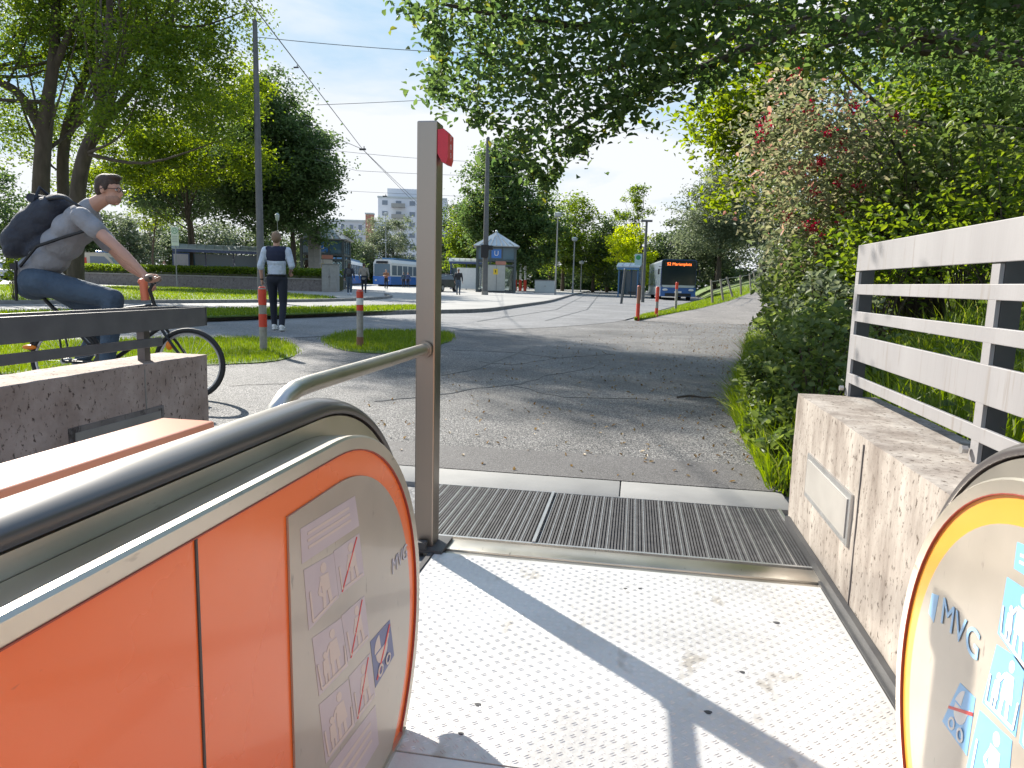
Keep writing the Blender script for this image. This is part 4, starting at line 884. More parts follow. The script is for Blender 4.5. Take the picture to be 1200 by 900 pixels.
# --- trams
def tram(p, rz, L, label, h=3.35):
    r = empty('tram', p, rz, label, 'tram'); W = 2.3
    mb = MB(); P = [(-W/2, .25), (W/2, .25), (W/2, 2.9), (W/2-.25, h), (-W/2+.25, h), (-W/2, 2.9)]; mb.prism(P, 0, L, 'y'); mb.build('body', M['white'], r)
    mb = MB(); mb.prism([(-W/2-.01, .25), (W/2+.01, .25), (W/2+.01, 1.25), (-W/2-.01, 1.25)], -.12, L, 'y'); mb.build('lower_panel', M['blue'], r)
    mb = MB(); mb.prism([(-W/2+.12, 1.3), (W/2-.12, 1.3), (W/2-.15, 2.75), (-W/2+.15, 2.75)], -.08, -.002, 'y'); mb.build('windscreen', M['glass'], r)
    mb = MB(); mb.box((0, -.09, 2.95), (1.5, .05, .28)); mb.build('display', M['black'], r)
    for s in (-1, 1):
        for k in range(int(L/1.9)): mb = MB(); mb.box((s*(W/2+.002), 1.1+1.9*k, 2.0), (.03, 1.6, 1.2)); mb.build('side_window', M['window'], r)
        mb = MB(); mb.ell((s*.8, -.13, .75), (.16, .05, .1)); mb.build('headlight', M['white'], r)
    mb = MB(); mb.box((0, L/2, h+.12), (1.7, L*.8, .25)); mb.build('roof_unit', M['shelterblue'], r)
    mb = MB(); mb.box((0, L/2, .14), (1.9, L*.9, .22)); mb.build('bogie_skirt', M['black'], r)
p = at(448, 84); tram((p.x, p.y, 0.08), R(-2), 20, 'blue and white tram facing us beside the standing people', 3.3)
p = at(401, 78); tram((p.x-1.2, p.y+2, 0.08), R(16), 18, 'white and blue tram half hidden behind the utility cabinets', 3.1)
# --- cars at the far left
def car(p, rz, label, col, van=False, name='parked_car'):
    r = empty(name, p, rz, label, 'ambulance' if van else 'car'); L = 5.4 if van else 4.3; W = 1.9 if van else 1.75
    side = [(-L/2, .35), (-L/2, .95), (-L*.43, 1.5 if not van else 2.35), (L*.12, 1.5 if not van else 2.4), (L*.28, 1.0 if not van else 1.35), (L/2-.05, .85 if not van else 1.1), (L/2, .35)]
    mb = MB(); mb.prism(side, -W/2, W/2, 'y'); bd = mb.build('body', col, r)
    gl = [(-L*.38, 1.0), (-L*.36, 1.42), (L*.10, 1.42), (L*.24, 1.0)] if not van else [(-L*.1, 1.4), (-L*.1, 2.1), (L*.11, 2.1), (L*.25, 1.4)]
    for s in (-1, 1):
        mb = MB(); mb.prism(gl, s*(W/2+.001)-.006, s*(W/2+.001)+.006, 'y'); mb.build('side_window', M['window'], r)
        for x in (-L*.3, L*.3): mb = MB(); mb.tube([(x, s*(W/2-.18), .33), (x, s*(W/2+.02), .33)], .33, 16); w_ = mb.build('wheel', M['tyre'], r); mb = MB(); mb.tube([(x, s*(W/2+.02), .33), (x, s*(W/2+.03), .33)], .19, 10); mb.build('rim', M['alu'], w_)
        mb = MB(); mb.ell((L/2-.03, s*W*.36, .72), (.05, .18, .09)); mb.build('headlight', M['white'], r)
    z0 = 1.5 if not van else 2.4; z1 = 1.0 if not van else 1.35
    mb = MB(); mb.add([(L*.125, -W/2+.1, z0-.06), (L*.125, W/2-.1, z0-.06), (L*.28+.01, W/2-.1, z1+.05), (L*.28+.01, -W/2+.1, z1+.05), (L*.125-.02, 0, z0-.3)], [(0, 1, 2, 3), (0, 3, 4), (1, 4, 2), (0, 4, 1), (2, 4, 3)]); mb.build('windscreen', M['window'], r)
    if van:
        mb = MB(); mb.box((-L*.1, 0, 1.0), (L*.8, W+.02, .35)); mb.build('red_stripe', M['redband'], r)
        mb = MB(); mb.box((0, 0, 2.47), (.5, 1.4, .14), bev=.04); mb.build('light_bar', M['blue'], r)
        mb = MB(); mb.box((-L*.3, 0, 1.75), (1.6, W+.015, .5)); mb.build('red_panel', M['redband'], r)
    return r
p = at(130, 51); car((p.x, p.y, 0.1), R(8), 'orange red and pale ambulance van behind the rider\'s arms', mat('pale_van', (.6, .52, .42), .35, coat=.4), True, 'ambulance_van')
p = at(-8, 52); car((p.x, p.y, 0.1), R(10), 'silver car at the far left edge behind the rider', mat('silver_car', (.5, .52, .55), .3, .3, coat=.5))
p = at(22, 58); car((p.x, p.y, 0.1), R(10), 'dark blue car behind the silver car at the left', mat('dark_car', (.04, .06, .1), .3, coat=.5))
p = at(75, 62); car((p.x, p.y, 0.1), R(6), 'white car seen behind the orange red ambulance', mat('white_car', (.6, .62, .65), .3, coat=.5))
p = at(522, 58); car((p.x-.6, p.y, 0.1), R(80), 'black car just right of the steel post', mat('black_car', (.02, .02, .025), .3, coat=.5))

# ================================================================== LEANING STAKE FENCE
fx = [(35.5, 'l'), (38, 'r'), (41, 'l'), (44, 'l'), (48, 'r'), (52, 'l'), (56, 'r'), (60, 'l'), (65, 'r'), (70, 'l')]
sf = empty('stake_fence', (interp(TL, 38)-.3, 38, interp(TZ, 38)), 0, 'line of leaning grey wooden stakes with wire beside the rising path', 'fence'); tops = []
for y_, k in fx:
    x_ = interp(TL, y_)-.35; z_ = interp(TZ, y_)-.05; b = Vector((x_, y_, z_))-Vector(sf.location); t = b+Vector((random.uniform(-.42, -.12), random.uniform(-.1, .3), 1.15)); tops.append(t)
    mb = MB(); mb.tube([b, t], [.06, .05], 8); mb.build('stake', M['wood'], sf)
for dz in (-.08, -.5):
    mb = MB(); mb.tube([t+Vector((.02, 0, dz)) for t in tops], .012, 5); mb.build('wire', M['alu'], sf)
# ================================================================== TREES
def limb(mb, pts, r0, r1, n=8):
    P = smooth3(pts, 4); k = len(P); mb.tube(P, [r0+(r1-r0)*i/(k-1) for i in range(k)], n)
def smooth3(pts, k=4):
    P = [Vector(p) for p in pts]; out = []
    for i in range(len(P)-1):
        a, b, c, d = P[max(i-1, 0)], P[i], P[i+1], P[min(i+2, len(P)-1)]
        for j in range(k):
            t = j/k; out.append(0.5*((2*b)+(-a+c)*t+(2*a-5*b+4*c-d)*t*t+(-a+3*b-3*c+d)*t**3))
    out.append(P[-1]); return out
def crown_points(ells, ncl, per, csize, bias=0.45, flat=0.6):
    vol = np.array([a*b*c for _, (a, b, c) in ells]); vol = vol/vol.sum(); C = []; K = []
    for (c, r), v in zip(ells, vol):
        n = max(3, int(ncl*v)); d = rng.normal(size=(n, 3)); d /= np.linalg.norm(d, axis=1)[:, None]
        rad = rng.random(n)**bias; K.append(np.array(c)+d*rad[:, None]*np.array(r))
    K = np.concatenate(K); n = len(K); sc = csize*(0.6+0.8*rng.random(n))
    pts = K[:, None, :]+rng.normal(size=(n, per, 3))*sc[:, None, None]*np.array([1, 1, flat])*0.55
    return K, pts.reshape(-1, 3)
def tree(label, base, h, tr, ells, lm, ncl=90, per=60, csize=0.9, lsize=0.16, name='tree', cat='tree', group=None, trunk_h=None, trunks=None, nl=5, lean=(0, 0), flat=0.6, bias=0.45):
    r = empty(name, base, 0, label, cat, group)
    K, P = crown_points(ells, ncl, per, csize, bias, flat)
    leaves('crown', P, lsize, M[lm], r)
    mb = MB(); cx = np.mean([c for c, _ in ells], axis=0); th = trunk_h or h*0.35
    top = Vector((cx[0]*.8, cx[1]*.8, max(th, cx[2]))); fork = Vector((lean[0]*.5, lean[1]*.5, th))
    if trunks is None: limb(mb, [(0, 0, -0.3), (lean[0]*.2, lean[1]*.2, th*.5), fork, top], tr, tr*.25, 10)
    else:
        for q, a, b in trunks: limb(mb, q, a, b, 10)
    idx = rng.choice(len(K), size=min(nl*3, len(K)), replace=False)
    for i in idx[:nl*3]:
        e = Vector(K[i]); s_ = fork.lerp(top, random.uniform(0, .8)) if trunks is None else Vector(random.choice(trunks)[0][-random.choice((1, 2))])
        mid = s_.lerp(e, .5)+Vector((random.uniform(-.3, .3), random.uniform(-.3, .3), -.12*(e-s_).length+random.uniform(0, .3)))
        limb(mb, [s_, mid, e], tr*random.uniform(.14, .3), tr*.04, 6)
    mb.build('trunk', M['bark'], r, recalc=False); return r
def E(px, py, y, base, r): # crown ellipsoid whose centre is seen there
    c = Y(px, py, y); return ((c.x-base.x, c.y-base.y, c.z-base.z), r)
# left big locusts
def rel(px, py, y, b): q = Y(px, py, y); return Vector((q.x-b.x, q.y-b.y, q.z-b.z))
b1 = at(48, 26); b1.z = .1
def Lt(px, py, dy=0): return rel(px, py, b1.y+dy, b1)
tree('big locust tree with a thick trunk and a limb reaching left, leftmost', b1, 14, .34,
     [E(20, 40, 26, b1, (3.2, 3, 2.6)), E(-30, 120, 25, b1, (2.4, 3, 2.2)), E(90, -30, 27, b1, (4, 3.5, 3)), E(30, 190, 28, b1, (1.8, 2.5, .9))], 'lf_mid', 220, 120, .75, .13, 'locust_tree',
     group='old locust trees on the grass', trunks=[([Lt(48, 345)-Vector((0, 0, .3)), Lt(47, 260), Lt(50, 180), Lt(56, 120)], .36, .27), ([Lt(50, 150), Lt(62, 80), Lt(66, 10), Lt(74, -60)], .26, .12), ([Lt(48, 150), Lt(30, 120), Lt(8, 100), Lt(-40, 85)], .22, .12), ([Lt(60, 90), Lt(85, 30), Lt(110, -10)], .16, .08)], nl=8)
b2 = at(76, 28); b2.z = .1
def Lt2(px, py, dy=0): return rel(px, py, b2.y+dy, b2)
tree('slender dark trunked locust tree, middle of the three', b2, 13, .3,
     [E(120, 60, 28.5, b2, (3.4, 3, 2.0)), E(150, 5, 28, b2, (4, 3, 2.2)), E(85, 150, 29, b2, (2.2, 2.5, 1.2)), ((6.5, -1, 16), (3, 3, 2.2))], 'lf_mid', 220, 120, .75, .13, 'locust_tree',  # last clump is out of view, added to shade the forecourt
     group='old locust trees on the grass', trunks=[([Lt2(78, 346)-Vector((0, 0, .3)), Lt2(75, 250), Lt2(75, 170), Lt2(95, 100)], .27, .2), ([Lt2(88, 130), Lt2(104, 70), Lt2(110, -10)], .17, .08)], nl=7)
b3 = at(92, 25); b3.z = .1
def Lt3(px, py, dy=0): return rel(px, py, b3.y+dy, b3)
tree('leaning locust tree with forked limbs and bright lit leaves, rightmost', b3, 12, .3,
     [E(185, 60, 24.5, b3, (3.0, 2.6, 1.7)), E(235, 25, 24, b3, (2.2, 2.2, 1.3)), E(220, 110, 24, b3, (2.6, 2.2, 1.0)), E(150, 130, 24, b3, (2.4, 2.2, 1.0)), E(255, 150, 24, b3, (1.2, 1.6, .55)), ((4.2, 0, 14.3), (3.2, 3, 2.4))], 'lf_mid', 280, 120, .62, .125, 'locust_tree',  # high last ellipsoid is unseen, put there to cast shade on the asphalt
     group='old locust trees on the grass', trunks=[([Lt3(88, 345)-Vector((0, 0, .3)), Lt3(90, 240), Lt3(100, 180), Lt3(118, 145)], .32, .22), ([Lt3(112, 155), Lt3(122, 90), Lt3(128, 20), Lt3(128, -60)], .2, .08), ([Lt3(116, 150), Lt3(150, 112), Lt3(180, 72), Lt3(200, 30)], .18, .07), ([Lt3(122, 140), Lt3(150, 60), Lt3(200, 25)], .13, .06)], nl=8)
# bright maple behind
b4 = at(229, 49); b4.z = .1
tree('tree with bright yellow green lit leaves and a dark straight trunk', b4, 11, .27,
     [E(190, 165, 44, b4, (4, 3, 2.0)), E(250, 120, 45, b4, (2.6, 2.5, 2.4)), E(150, 190, 43, b4, (3, 2.5, 1.5)), E(215, 205, 46, b4, (3.2, 3, 1.1)), E(290, 105, 44, b4, (1.6, 2, 1.6)), E(285, 185, 44, b4, (2.2, 2, 1.6)), E(120, 215, 43, b4, (2.6, 2, 1.2))], 'lf_light', 210, 100, .9, .22, trunk_h=3.6)
b5 = at(232, 54); b5.z = .1
tree('dark broad tree behind the bright leaves above the curved shelter', b5, 10, .3, [E(235, 200, 54, b5, (5.5, 4, 3.0)), E(180, 215, 53, b5, (3.5, 3, 2.0)), E(260, 235, 53, b5, (3.6, 3, 1.5)), E(205, 240, 53, b5, (2.6, 3, 1.0))], 'lf_dark', 200, 110, 1.0, .26, trunk_h=4)
b6 = at(346, 50); b6.z = .1
tree('big dark round horse chestnut left of the tram stop', b6, 15, .32, [E(330, 190, 50, b6, (4.3, 3.5, 4.6)), E(318, 125, 50, b6, (2.6, 2.4, 2.6)), E(365, 205, 50, b6, (1.9, 2.4, 3.2)), E(290, 215, 50, b6, (3.2, 3, 3)), E(340, 262, 50, b6, (2.8, 2.4, 1.3)), E(372, 272, 50, b6, (1.4, 1.6, 1.3)), E(300, 250, 50, b6, (2.4, 2.2, 1.4))], 'lf_dark', 340, 130, .95, .25, trunk_h=4)
b7 = at(361, 55); b7.z = .1
tree('second dark tree close behind the round horse chestnut', b7, 12, .26, [E(350, 200, 55, b7, (3.0, 3, 5.0)), E(300, 130, 54, b7, (2.2, 2, 2.4))], 'lf_dark', 110, 110, 1.0, .26, trunk_h=3.6)
b8 = at(186, 60)
tree('thin young tree between the rider and the curved shelter', b8, 8, .16, [E(186, 245, 60, b8, (2.6, 2.4, 1.9))], 'lf_light', 45, 70, .8, .22, trunk_h=3)
# backdrop on the left
for i_, (px, y, h, w_, lm, lb) in enumerate([(-60, 62, 12, 6, 'lf_dark', 'dark tree at the far left edge, behind the locusts'), (20, 64, 10.5, 5.5, 'lf_dark', 'dark tree behind the rider\'s backpack'), (95, 75, 9, 5.5, 'lf_far', 'hazy green tree behind the rider\'s shoulder'), (155, 80, 8, 5, 'lf_grey', 'grey green tree above the ambulance'), (210, 88, 8, 5.5, 'lf_far', 'hazy green tree behind the stop sign'), (265, 90, 8, 6, 'lf_grey', 'pale tree behind the curved shelter'), (320, 92, 7.5, 5.5, 'lf_far', 'hazy tree behind the man in the vest')]):
    b = at(px, y); tree(lb, b, h, .25, [((0, 0, h*.62), (w_, w_*.7, h*.40)), ((w_*.3, 0, h*.35), (w_*.8, w_*.5, h*.26))], lm, 90, 80, 1.2, .34, group='background trees on the left')
# middle trees
mid = [(397, 100, 9.3, 3.0, 'lf_far', 'yellowish tree in front of the long low block'), (462, 118, 12.5, 6.2, 'lf_grey', 'blue green tree above the tram'), (424, 112, 7, 2.6, 'lf_grey', 'small tree left of the tram front'),
       (532, 105, 12.5, 5.0, 'lf_far', 'hazy tree right of the steel post'), (548, 84, 10.0, 3.0, 'lf_mid', 'tree behind the lift house, left side'),
       (655, 88, 13.0, 5.0, 'lf_mid', 'mid green tree behind the taller street lamp'), (690, 90, 9.6, 4.6, 'lf_far', 'lighter tree right of the street lamps'), (706, 98, 8.2, 4.0, 'lf_mid', 'low tree left of the lime green tree'),
       (770, 84, 7.2, 3.8, 'lf_far', 'low tree behind the bus, left side'), (800, 86, 9.0, 5.2, 'lf_far', 'tree directly behind the bus'), (640, 98, 11, 5, 'lf_dark', 'dark tree deep between the street lamps'), (830, 80, 12, 6, 'lf_grey', 'grey green tree rising behind the bus')]
for px, y, h, w_, lm, lb in mid:
    b = at(px, y); tree(lb, b, h, .25, [((0, 0, h*.64), (w_*.85, w_*.7, h*.36)), ((w_*.25, -.5, h*.36), (w_, w_*.6, h*.24)), ((-w_*.4, -.3, h*.48), (w_*.6, w_*.5, h*.22))], lm, 110, 90, 1.0, .30, group='background trees beyond the stop')
b = at(598, 76); b.z = .1
tree('large dark oak standing behind the glass lift house', b, 16, .45, [E(590, 235, 76, b, (4.8, 4.5, 5.2)), E(568, 265, 75, b, (3.2, 3, 3)), E(622, 270, 76, b, (3.8, 3.5, 4)), E(585, 190, 76, b, (2.6, 3, 3)), E(605, 300, 76, b, (4.2, 3, 2.0))], 'lf_oak', 300, 110, 1.0, .32, 'oak_tree', trunk_h=3)
b = at(741, 70); tree('small lime green tree behind the blue shelter', b, 7, .14, [E(735, 283, 70, b, (1.9, 1.8, 1.7)), E(752, 315, 68, b, (2.1, 1.5, 1.5)), E(726, 300, 70, b, (1.2, 1.2, 1.2))], 'lf_lime', 70, 110, .6, .2, trunk_h=2)
b = at(745, 76); tree('tall thin feathery tree rising above the lime green one', b, 12, .16, [E(744, 232, 76, b, (1.2, 1.2, 1.3)), E(737, 252, 76, b, (1.9, 1.6, .6)), E(752, 247, 76, b, (1.4, 1.2, .35)), E(742, 275, 76, b, (1.5, 1.4, 1.4)), E(750, 218, 76, b, (.7, .7, .7))], 'lf_mid', 60, 60, .55, .22, trunk_h=4, nl=6)
# dark wood mass far behind (one could not count it)
n_ = 26000; xs_ = rng.uniform(-60, 60, n_); ys_ = 108+rng.uniform(0, 10, n_)+np.abs(xs_)*.1; zs_ = rng.random(n_)**.8*(4.6+1.6*np.sin(xs_*.21)+1.0*np.sin(xs_*.63+1))
tag(leaves('distant_wood', np.stack([xs_, ys_, zs_], 1), .8, M['lf_dark'], None), 'dark low wood closing the view far behind the stop', 'wood', kind='stuff')

# ------------------------------------------------------------------ right side wood
def BZ(x, y): return bankz(x, y)
right = [  # x, y, height, width, material, label
 (10.5, 26, 11, 4.0, 'lf_oak', 'broad dark tree on the bank above the rising path, near one'),
 (15.5, 36, 13, 5.2, 'lf_oak', 'broad tree on the bank midway up the rising path'),
 (18.5, 48, 12.5, 5.5, 'lf_grey', 'grey green tree on the bank beyond the fence stakes'),
 (21, 62, 13, 6, 'lf_far', 'far tree where the rising path disappears'),
 (12, 72, 13, 4.2, 'lf_grey', 'pale willow-like tree left of the path top'),
 (7.6, 70, 11.5, 3.6, 'lf_grey', 'pale green tree just right of the bus'),
 (15, 84, 15, 5, 'lf_far', 'tall tree behind the pale willow-like one'),
 (10.8, 33, 7, 3.0, 'lf_grey', 'rounded tree above the far end of the stake fence'),
 (14.5, 50, 9, 3.6, 'lf_mid', 'green tree where the path bends out of sight'),
 (8.0, 21.5, 5.5, 2.0, 'lf_mid', 'small leafy tree right of the path bend'),
 (8.2, 15.5, 9.5, 3.2, 'lf_dark', 'dark leafy tree on the bank behind the berry shrub'),
 (11.5, 11.5, 11, 4.2, 'lf_mid', 'tree deep in the shade behind the grey fence, right side'),
 (8.5, 8.0, 9, 3.4, 'lf_oak', 'tree high above the grey fence, at the right edge'),
 (14, 19, 13, 5, 'lf_dark', 'tall dark tree farther up the shaded bank'),
 (19, 26, 14, 6, 'lf_dark', 'tall dark tree at the back of the shaded bank')]
for x, y, h, w_, lm, lb in right:
    z = BZ(x, y); b = Vector((x, y, z-.1)); near_ = y < 20
    tree(lb, b, h, .2 if near_ else .28, [((0, 0, h*.62), (w_*.9, w_*.8, h*.36)), ((-w_*.4, -.3, h*.38), (w_*.8, w_*.6, h*.22)), ((w_*.3, -.6, h*.3), (w_*.7, w_*.5, h*.2))], lm, 170 if near_ else 150, 110, .55 if near_ else .85, .12 if near_ else .2, group='trees on the shaded bank', trunk_h=h*.3)
# overhanging tree: trunk on the bank, long limbs over the path
tb = Vector((6.2, 10.2, BZ(6.2, 10.2)-.1)); ov = empty('overhanging_tree', tb, 0, 'large tree on the bank whose limbs arch over the path and frame the sky', 'tree')
def RP(px, py, y): q = Y(px, py, y); return q-tb
poly = [(468, -90), (480, 8), (505, 18), (520, 60), (508, 92), (545, 128), (600, 150), (618, 192), (638, 212), (655, 195), (672, 165), (715, 150), (745, 100), (775, 85), (800, 80), (830, 95), (860, 70), (930, 62), (1000, 66), (1260, 60), (1260, -160), (468, -160)]
K = []
while len(K) < 285:
    px, py = random.uniform(465, 1260), random.uniform(-160, 215)
    if in_poly(px, py, poly):
        if px > 820 and random.random() < .4: continue
       # limbs pass lower and nearer on the right
        K.append(RP(px, py, random.uniform(6.3, 7.8) if px < 600 else random.uniform(6.0, 7.2) if px < 740 else random.uniform(5.6, 6.7)))
K = np.array([list(k) for k in K]); P = K[:, None, :]+rng.normal(size=(len(K), 74, 3))*np.array([.21, .22, .12]); P = P.reshape(-1, 3)
leaves('crown', P, .072, M['lf_oak'], ov, droop=.25)
# fringe sprays that give the crown its ragged lower edge
fr_ = []
edge = poly[1:19]
for i in range(len(edge)-1):
    a, b = edge[i], edge[i+1]
    for k in range(9):
        t = random.random(); q = RP(a[0]+(b[0]-a[0])*t+random.uniform(-6, 6), a[1]+(b[1]-a[1])*t+random.uniform(-8, 4), random.uniform(6.4, 7.4))
        d = Vector((random.uniform(-.10, .10), random.uniform(-.1, .1), -random.uniform(.05, .20)))
        for j in range(14): fr_.append(q+d*random.random()+Vector((random.gauss(0, .025), random.gauss(0, .025), random.gauss(0, .02))))
leaves('fringe_sprays', np.array([list(q) for q in fr_]), .07, M['lf_oak'], ov, droop=.5)
mb = MB(); limb(mb, [(0, 0, -.2), (.1, .1, 1.2), (-.1, 0, 2.6), (0, 0, 4.6), (.3, .3, 7)], .24, .1, 10); mb.build('trunk', M['bark'], ov, recalc=False)
for q, a, b in [([(0, 0, 1.7), RP(1140, 50, 9.0), RP(1010, 30, 8.3), RP(905, 15, 7.71), RP(830, 5, 7.38), RP(700, 30, 7.22), RP(600, 20, 7.05), RP(520, 5, 6.97)], .10, .015),
                ([(-.05, 0, 2.2), RP(1120, 60, 9.0), RP(960, 30, 8.0), RP(880, 55, 7.38), RP(800, 90, 7.22), RP(720, 120, 7.13), RP(650, 160, 7.05)], .10, .015),
                ([RP(905, 15, 7.71), RP(820, 60, 7.54), RP(760, 70, 7.38), RP(640, 90, 7.30), RP(560, 60, 7.22)], .05, .012),
                ([(0, 0, 1.4), RP(1180, 70, 9), RP(1060, 35, 8), RP(950, 60, 7.4)], .07, .015), ([(-.1, 0, .9), RP(1160, 150, 9.2), RP(1060, 140, 8.8), RP(980, 80, 8.4)], .05, .012),
                ([(0, 0, 2.4), RP(1120, 0, 9), RP(960, -60, 8)], .08, .03), ([RP(1060, 35, 8), RP(1000, 5, 7.6), RP(920, 30, 7.2)], .035, .01)]:
    mb = MB(); limb(mb, q, a, b, 8); mb.build('limb', M['bark'], ov, recalc=False)
# yellowing tree whose leaves hang left of the berry shrub
tb2 = Vector((5.0, 13.5, BZ(5, 13.5)-.1))
def E2(px, py, y, r): q = Y(px, py, y)-tb2; return ((q.x, q.y, q.z), r)
tree('tree with yellow green drooping leaves left of the berry shrub', tb2, 6, .13, [E2(865, 130, 13, (1.2, 1.2, 1.1)), E2(842, 155, 13, (.5, .7, .5)), E2(890, 190, 13, (.9, 1, 1.1)), E2(905, 80, 13, (1.4, 1, .8))], 'lf_light', 90, 90, .42, .11, trunk_h=2, nl=7)
# berry shrub
sb = Vector((3.0, 7.6, BZ(3.0, 7.6)-.05)); bs_ = empty('berry_shrub', sb, 0, 'tall reddish shrub with pink berry clusters leaning over the path', 'shrub')
def SP(px, py, y): return Y(px, py, y)-sb
K = []
spoly = [(885, 190), (890, 130), (930, 85), (975, 95), (1010, 120), (1060, 150), (1065, 200), (1030, 250), (1000, 270), (985, 320), (930, 330), (925, 290), (890, 250), (865, 215)]
while len(K) < 170:
    px, py = random.uniform(860, 1070), random.uniform(85, 330)
    if in_poly(px, py, spoly): K.append(SP(px, py, random.uniform(7.2, 8.8)))
K = np.array([list(k) for k in K]); P = (K[:, None, :]+rng.normal(size=(len(K), 42, 3))*np.array([.17, .2, .15])).reshape(-1, 3)
leaves('foliage', P, .065, M['lf_rose'], bs_, aspect=.5)
sel = K[rng.choice(len(K), 46)]; B_ = (sel[:, None, :]+np.array([0, -.12, .08])+rng.normal(size=(46, 26, 3))*.035).reshape(-1, 3); leaves('berries', B_, .024, M['berry'], bs_, aspect=1.0, fold=.5)
mb = MB()
for k in range(16):
    e = Vector(K[random.randrange(len(K))]); limb(mb, [(random.uniform(-.2, .2), random.uniform(-.2, .2), -.1), Vector((e.x*.35, e.y*.35, e.z*.6)), e], .025, .006, 6)
mb.build('stems', M['bark'], bs_, recalc=False)
# bank shrubs as individual plants
def shrub(px, py, y, rr, lm, lsize, n, label, cat='shrub', name='shrub'):
    q = Y(px, py, y); zb = BZ(q.x, q.y) if q.x > interp(TR, max(y, 3.8)) else interp(TZ, y)
    b = Vector((q.x, q.y, zb)); r = empty(name, b, 0, label, cat, 'shrubs and weeds on the bank')
    Pn = []; stems = MB(); hc = max(.12, q.z-zb)
    for k in range(n):
        d = Vector((random.gauss(0, 1), random.gauss(0, 1), random.gauss(0, 1))).normalized()*rr*random.random()**.4; e = Vector((d.x, d.y, max(.03, hc+d.z*.9)))
        if k % 3 == 0: limb(stems, [(random.uniform(-.05, .05), random.uniform(-.05, .05), -.05), (e.x*.5, e.y*.5, e.z*.6), e], .008, .003, 5)
        for j in range(16): Pn.append((e.x+random.gauss(0, rr*.16), e.y+random.gauss(0, rr*.16), max(.02, e.z+random.gauss(0, rr*.12))))
    leaves('foliage', np.array(Pn), lsize, M[lm], r); stems.build('stems', M['bark'], r, recalc=False)
SH = [(945, 395, 5.6, .32, 'lf_weed', .06, 70, 'dense green shrub at the path edge beside the fence end'), (915, 440, 5.4, .28, 'lf_weed', .06, 60, 'low green weeds spilling on the asphalt below the shrub'), (922, 500, 4.5, .22, 'lf_weed', .07, 50, 'broad leaved weed clump beside the threshold stone'), (917, 468, 5.0, .24, 'lf_weed', .055, 40, 'leafy clump between the asphalt and the wall end'),
      (975, 330, 7.0, .5, 'lf_weed', .07, 90, 'bright green bush under the berry shrub'), (948, 330, 8.5, .5, 'lf_weed', .08, 80, 'bright bush at the bend of the rising path'), (932, 365, 8.0, .36, 'lf_weed', .07, 70, 'green bush over the right path edge'), (960, 420, 4.6, .38, 'lf_weed', .055, 50, 'thick greenery just left of the fence end post'), (965, 375, 6.0, .4, 'lf_grey', .06, 70, 'greyish bramble between two green bushes'),
      (1080, 235, 7.5, .8, 'lf_weed', .07, 150, 'sunlit bright bush directly above the grey fence'), (1150, 215, 7.0, .7, 'lf_weed', .07, 120, 'sunlit bright bush above the fence at the right edge'), (1010, 270, 8.0, .6, 'lf_mid', .07, 90, 'dark green bush above the fence end'), (1190, 260, 6.0, .6, 'lf_mid', .06, 90, 'green bush behind the fence at the frame edge'), (1040, 300, 6.2, .45, 'lf_mid', .06, 70, 'low bush seen through the upper fence gap'),
      (918, 335, 12, .4, 'lf_grey', .09, 60, 'pale bush by the shaded path edge farther up'), (925, 545, 4.0, .16, 'lf_weed', .07, 26, 'small weed tuft in the corner of wall and stone'), (935, 300, 16, .9, 'lf_grey', .12, 90, 'grey green thicket beside the rising path'), (965, 285, 24, 1.3, 'lf_dark', .15, 110, 'dark thicket behind the fence stakes')]
for a in SH: shrub(*a)
b = at(12, 18); r_ = shrub(14, 315, 18, .5, 'lf_light', .09, 40, 'young sapling with light leaves under the rider\'s backpack')
# tree on the grass, small
# ------------------------------------------------------------------ grass
def blades(name, XY, Z, h, wd, label, lean=.45, m_='blade', cat='grass'):
    n = len(XY); hh = h*(.5+rng.random(n)); a = rng.uniform(0, 6.283, n); la = rng.uniform(0, 6.283, n); ln = lean*rng.random(n)*hh
    dx, dy = np.cos(a)*wd, np.sin(a)*wd; B0 = np.stack([XY[:, 0]-dx, XY[:, 1]-dy, Z], 1); B1 = np.stack([XY[:, 0]+dx, XY[:, 1]+dy, Z], 1)
    mx_ = XY[:, 0]+np.cos(la)*ln*.35; my_ = XY[:, 1]+np.sin(la)*ln*.35
    M0 = np.stack([mx_-dx*.7, my_-dy*.7, Z+hh*.6], 1); M1 = np.stack([mx_+dx*.7, my_+dy*.7, Z+hh*.6], 1); T = np.stack([XY[:, 0]+np.cos(la)*ln, XY[:, 1]+np.sin(la)*ln, Z+hh*(1-.2*rng.random(n))], 1)
    V = np.stack([B0, B1, M1, M0, T], 1).reshape(-1, 3); b = (np.arange(n)*5)[:, None]
    F = np.concatenate([b+np.array([[0, 1, 2]]), b+np.array([[0, 2, 3]]), b+np.array([[3, 2, 4]])], 1).reshape(-1, 3)
    return tag(npmesh(name, V, F, M[m_]), label, cat, kind='stuff')
def fill(polyg, n):
    xs_ = [p[0] for p in polyg]; ys_ = [p[1] for p in polyg]; out = []
    while len(out) < n:
        x, y = random.uniform(min(xs_), max(xs_)), random.uniform(min(ys_), max(ys_))
        if in_poly(x, y, polyg): out.append((x, y))
    return np.array(out)
Pq = fill([(p.x, p.y) for p in gi1], 26000); Pq = Pq+rng.normal(size=Pq.shape)*.05; blades('grass', Pq, np.full(len(Pq), .01), .06, .0035, 'short lit grass on the island behind the rider')
Pq = fill([(p.x, p.y) for p in gi2[:-1]], 11000); Pq = Pq+rng.normal(size=Pq.shape)*.05; blades('grass', Pq, np.full(len(Pq), .01), .065, .004, 'short lit grass on the island round the banded post')
Pq = fill([(p.x, p.y) for p in g2], 22000); blades('grass', Pq, np.full(len(Pq), .135), .07, .014, 'grass on the far verge before the low stone wall')
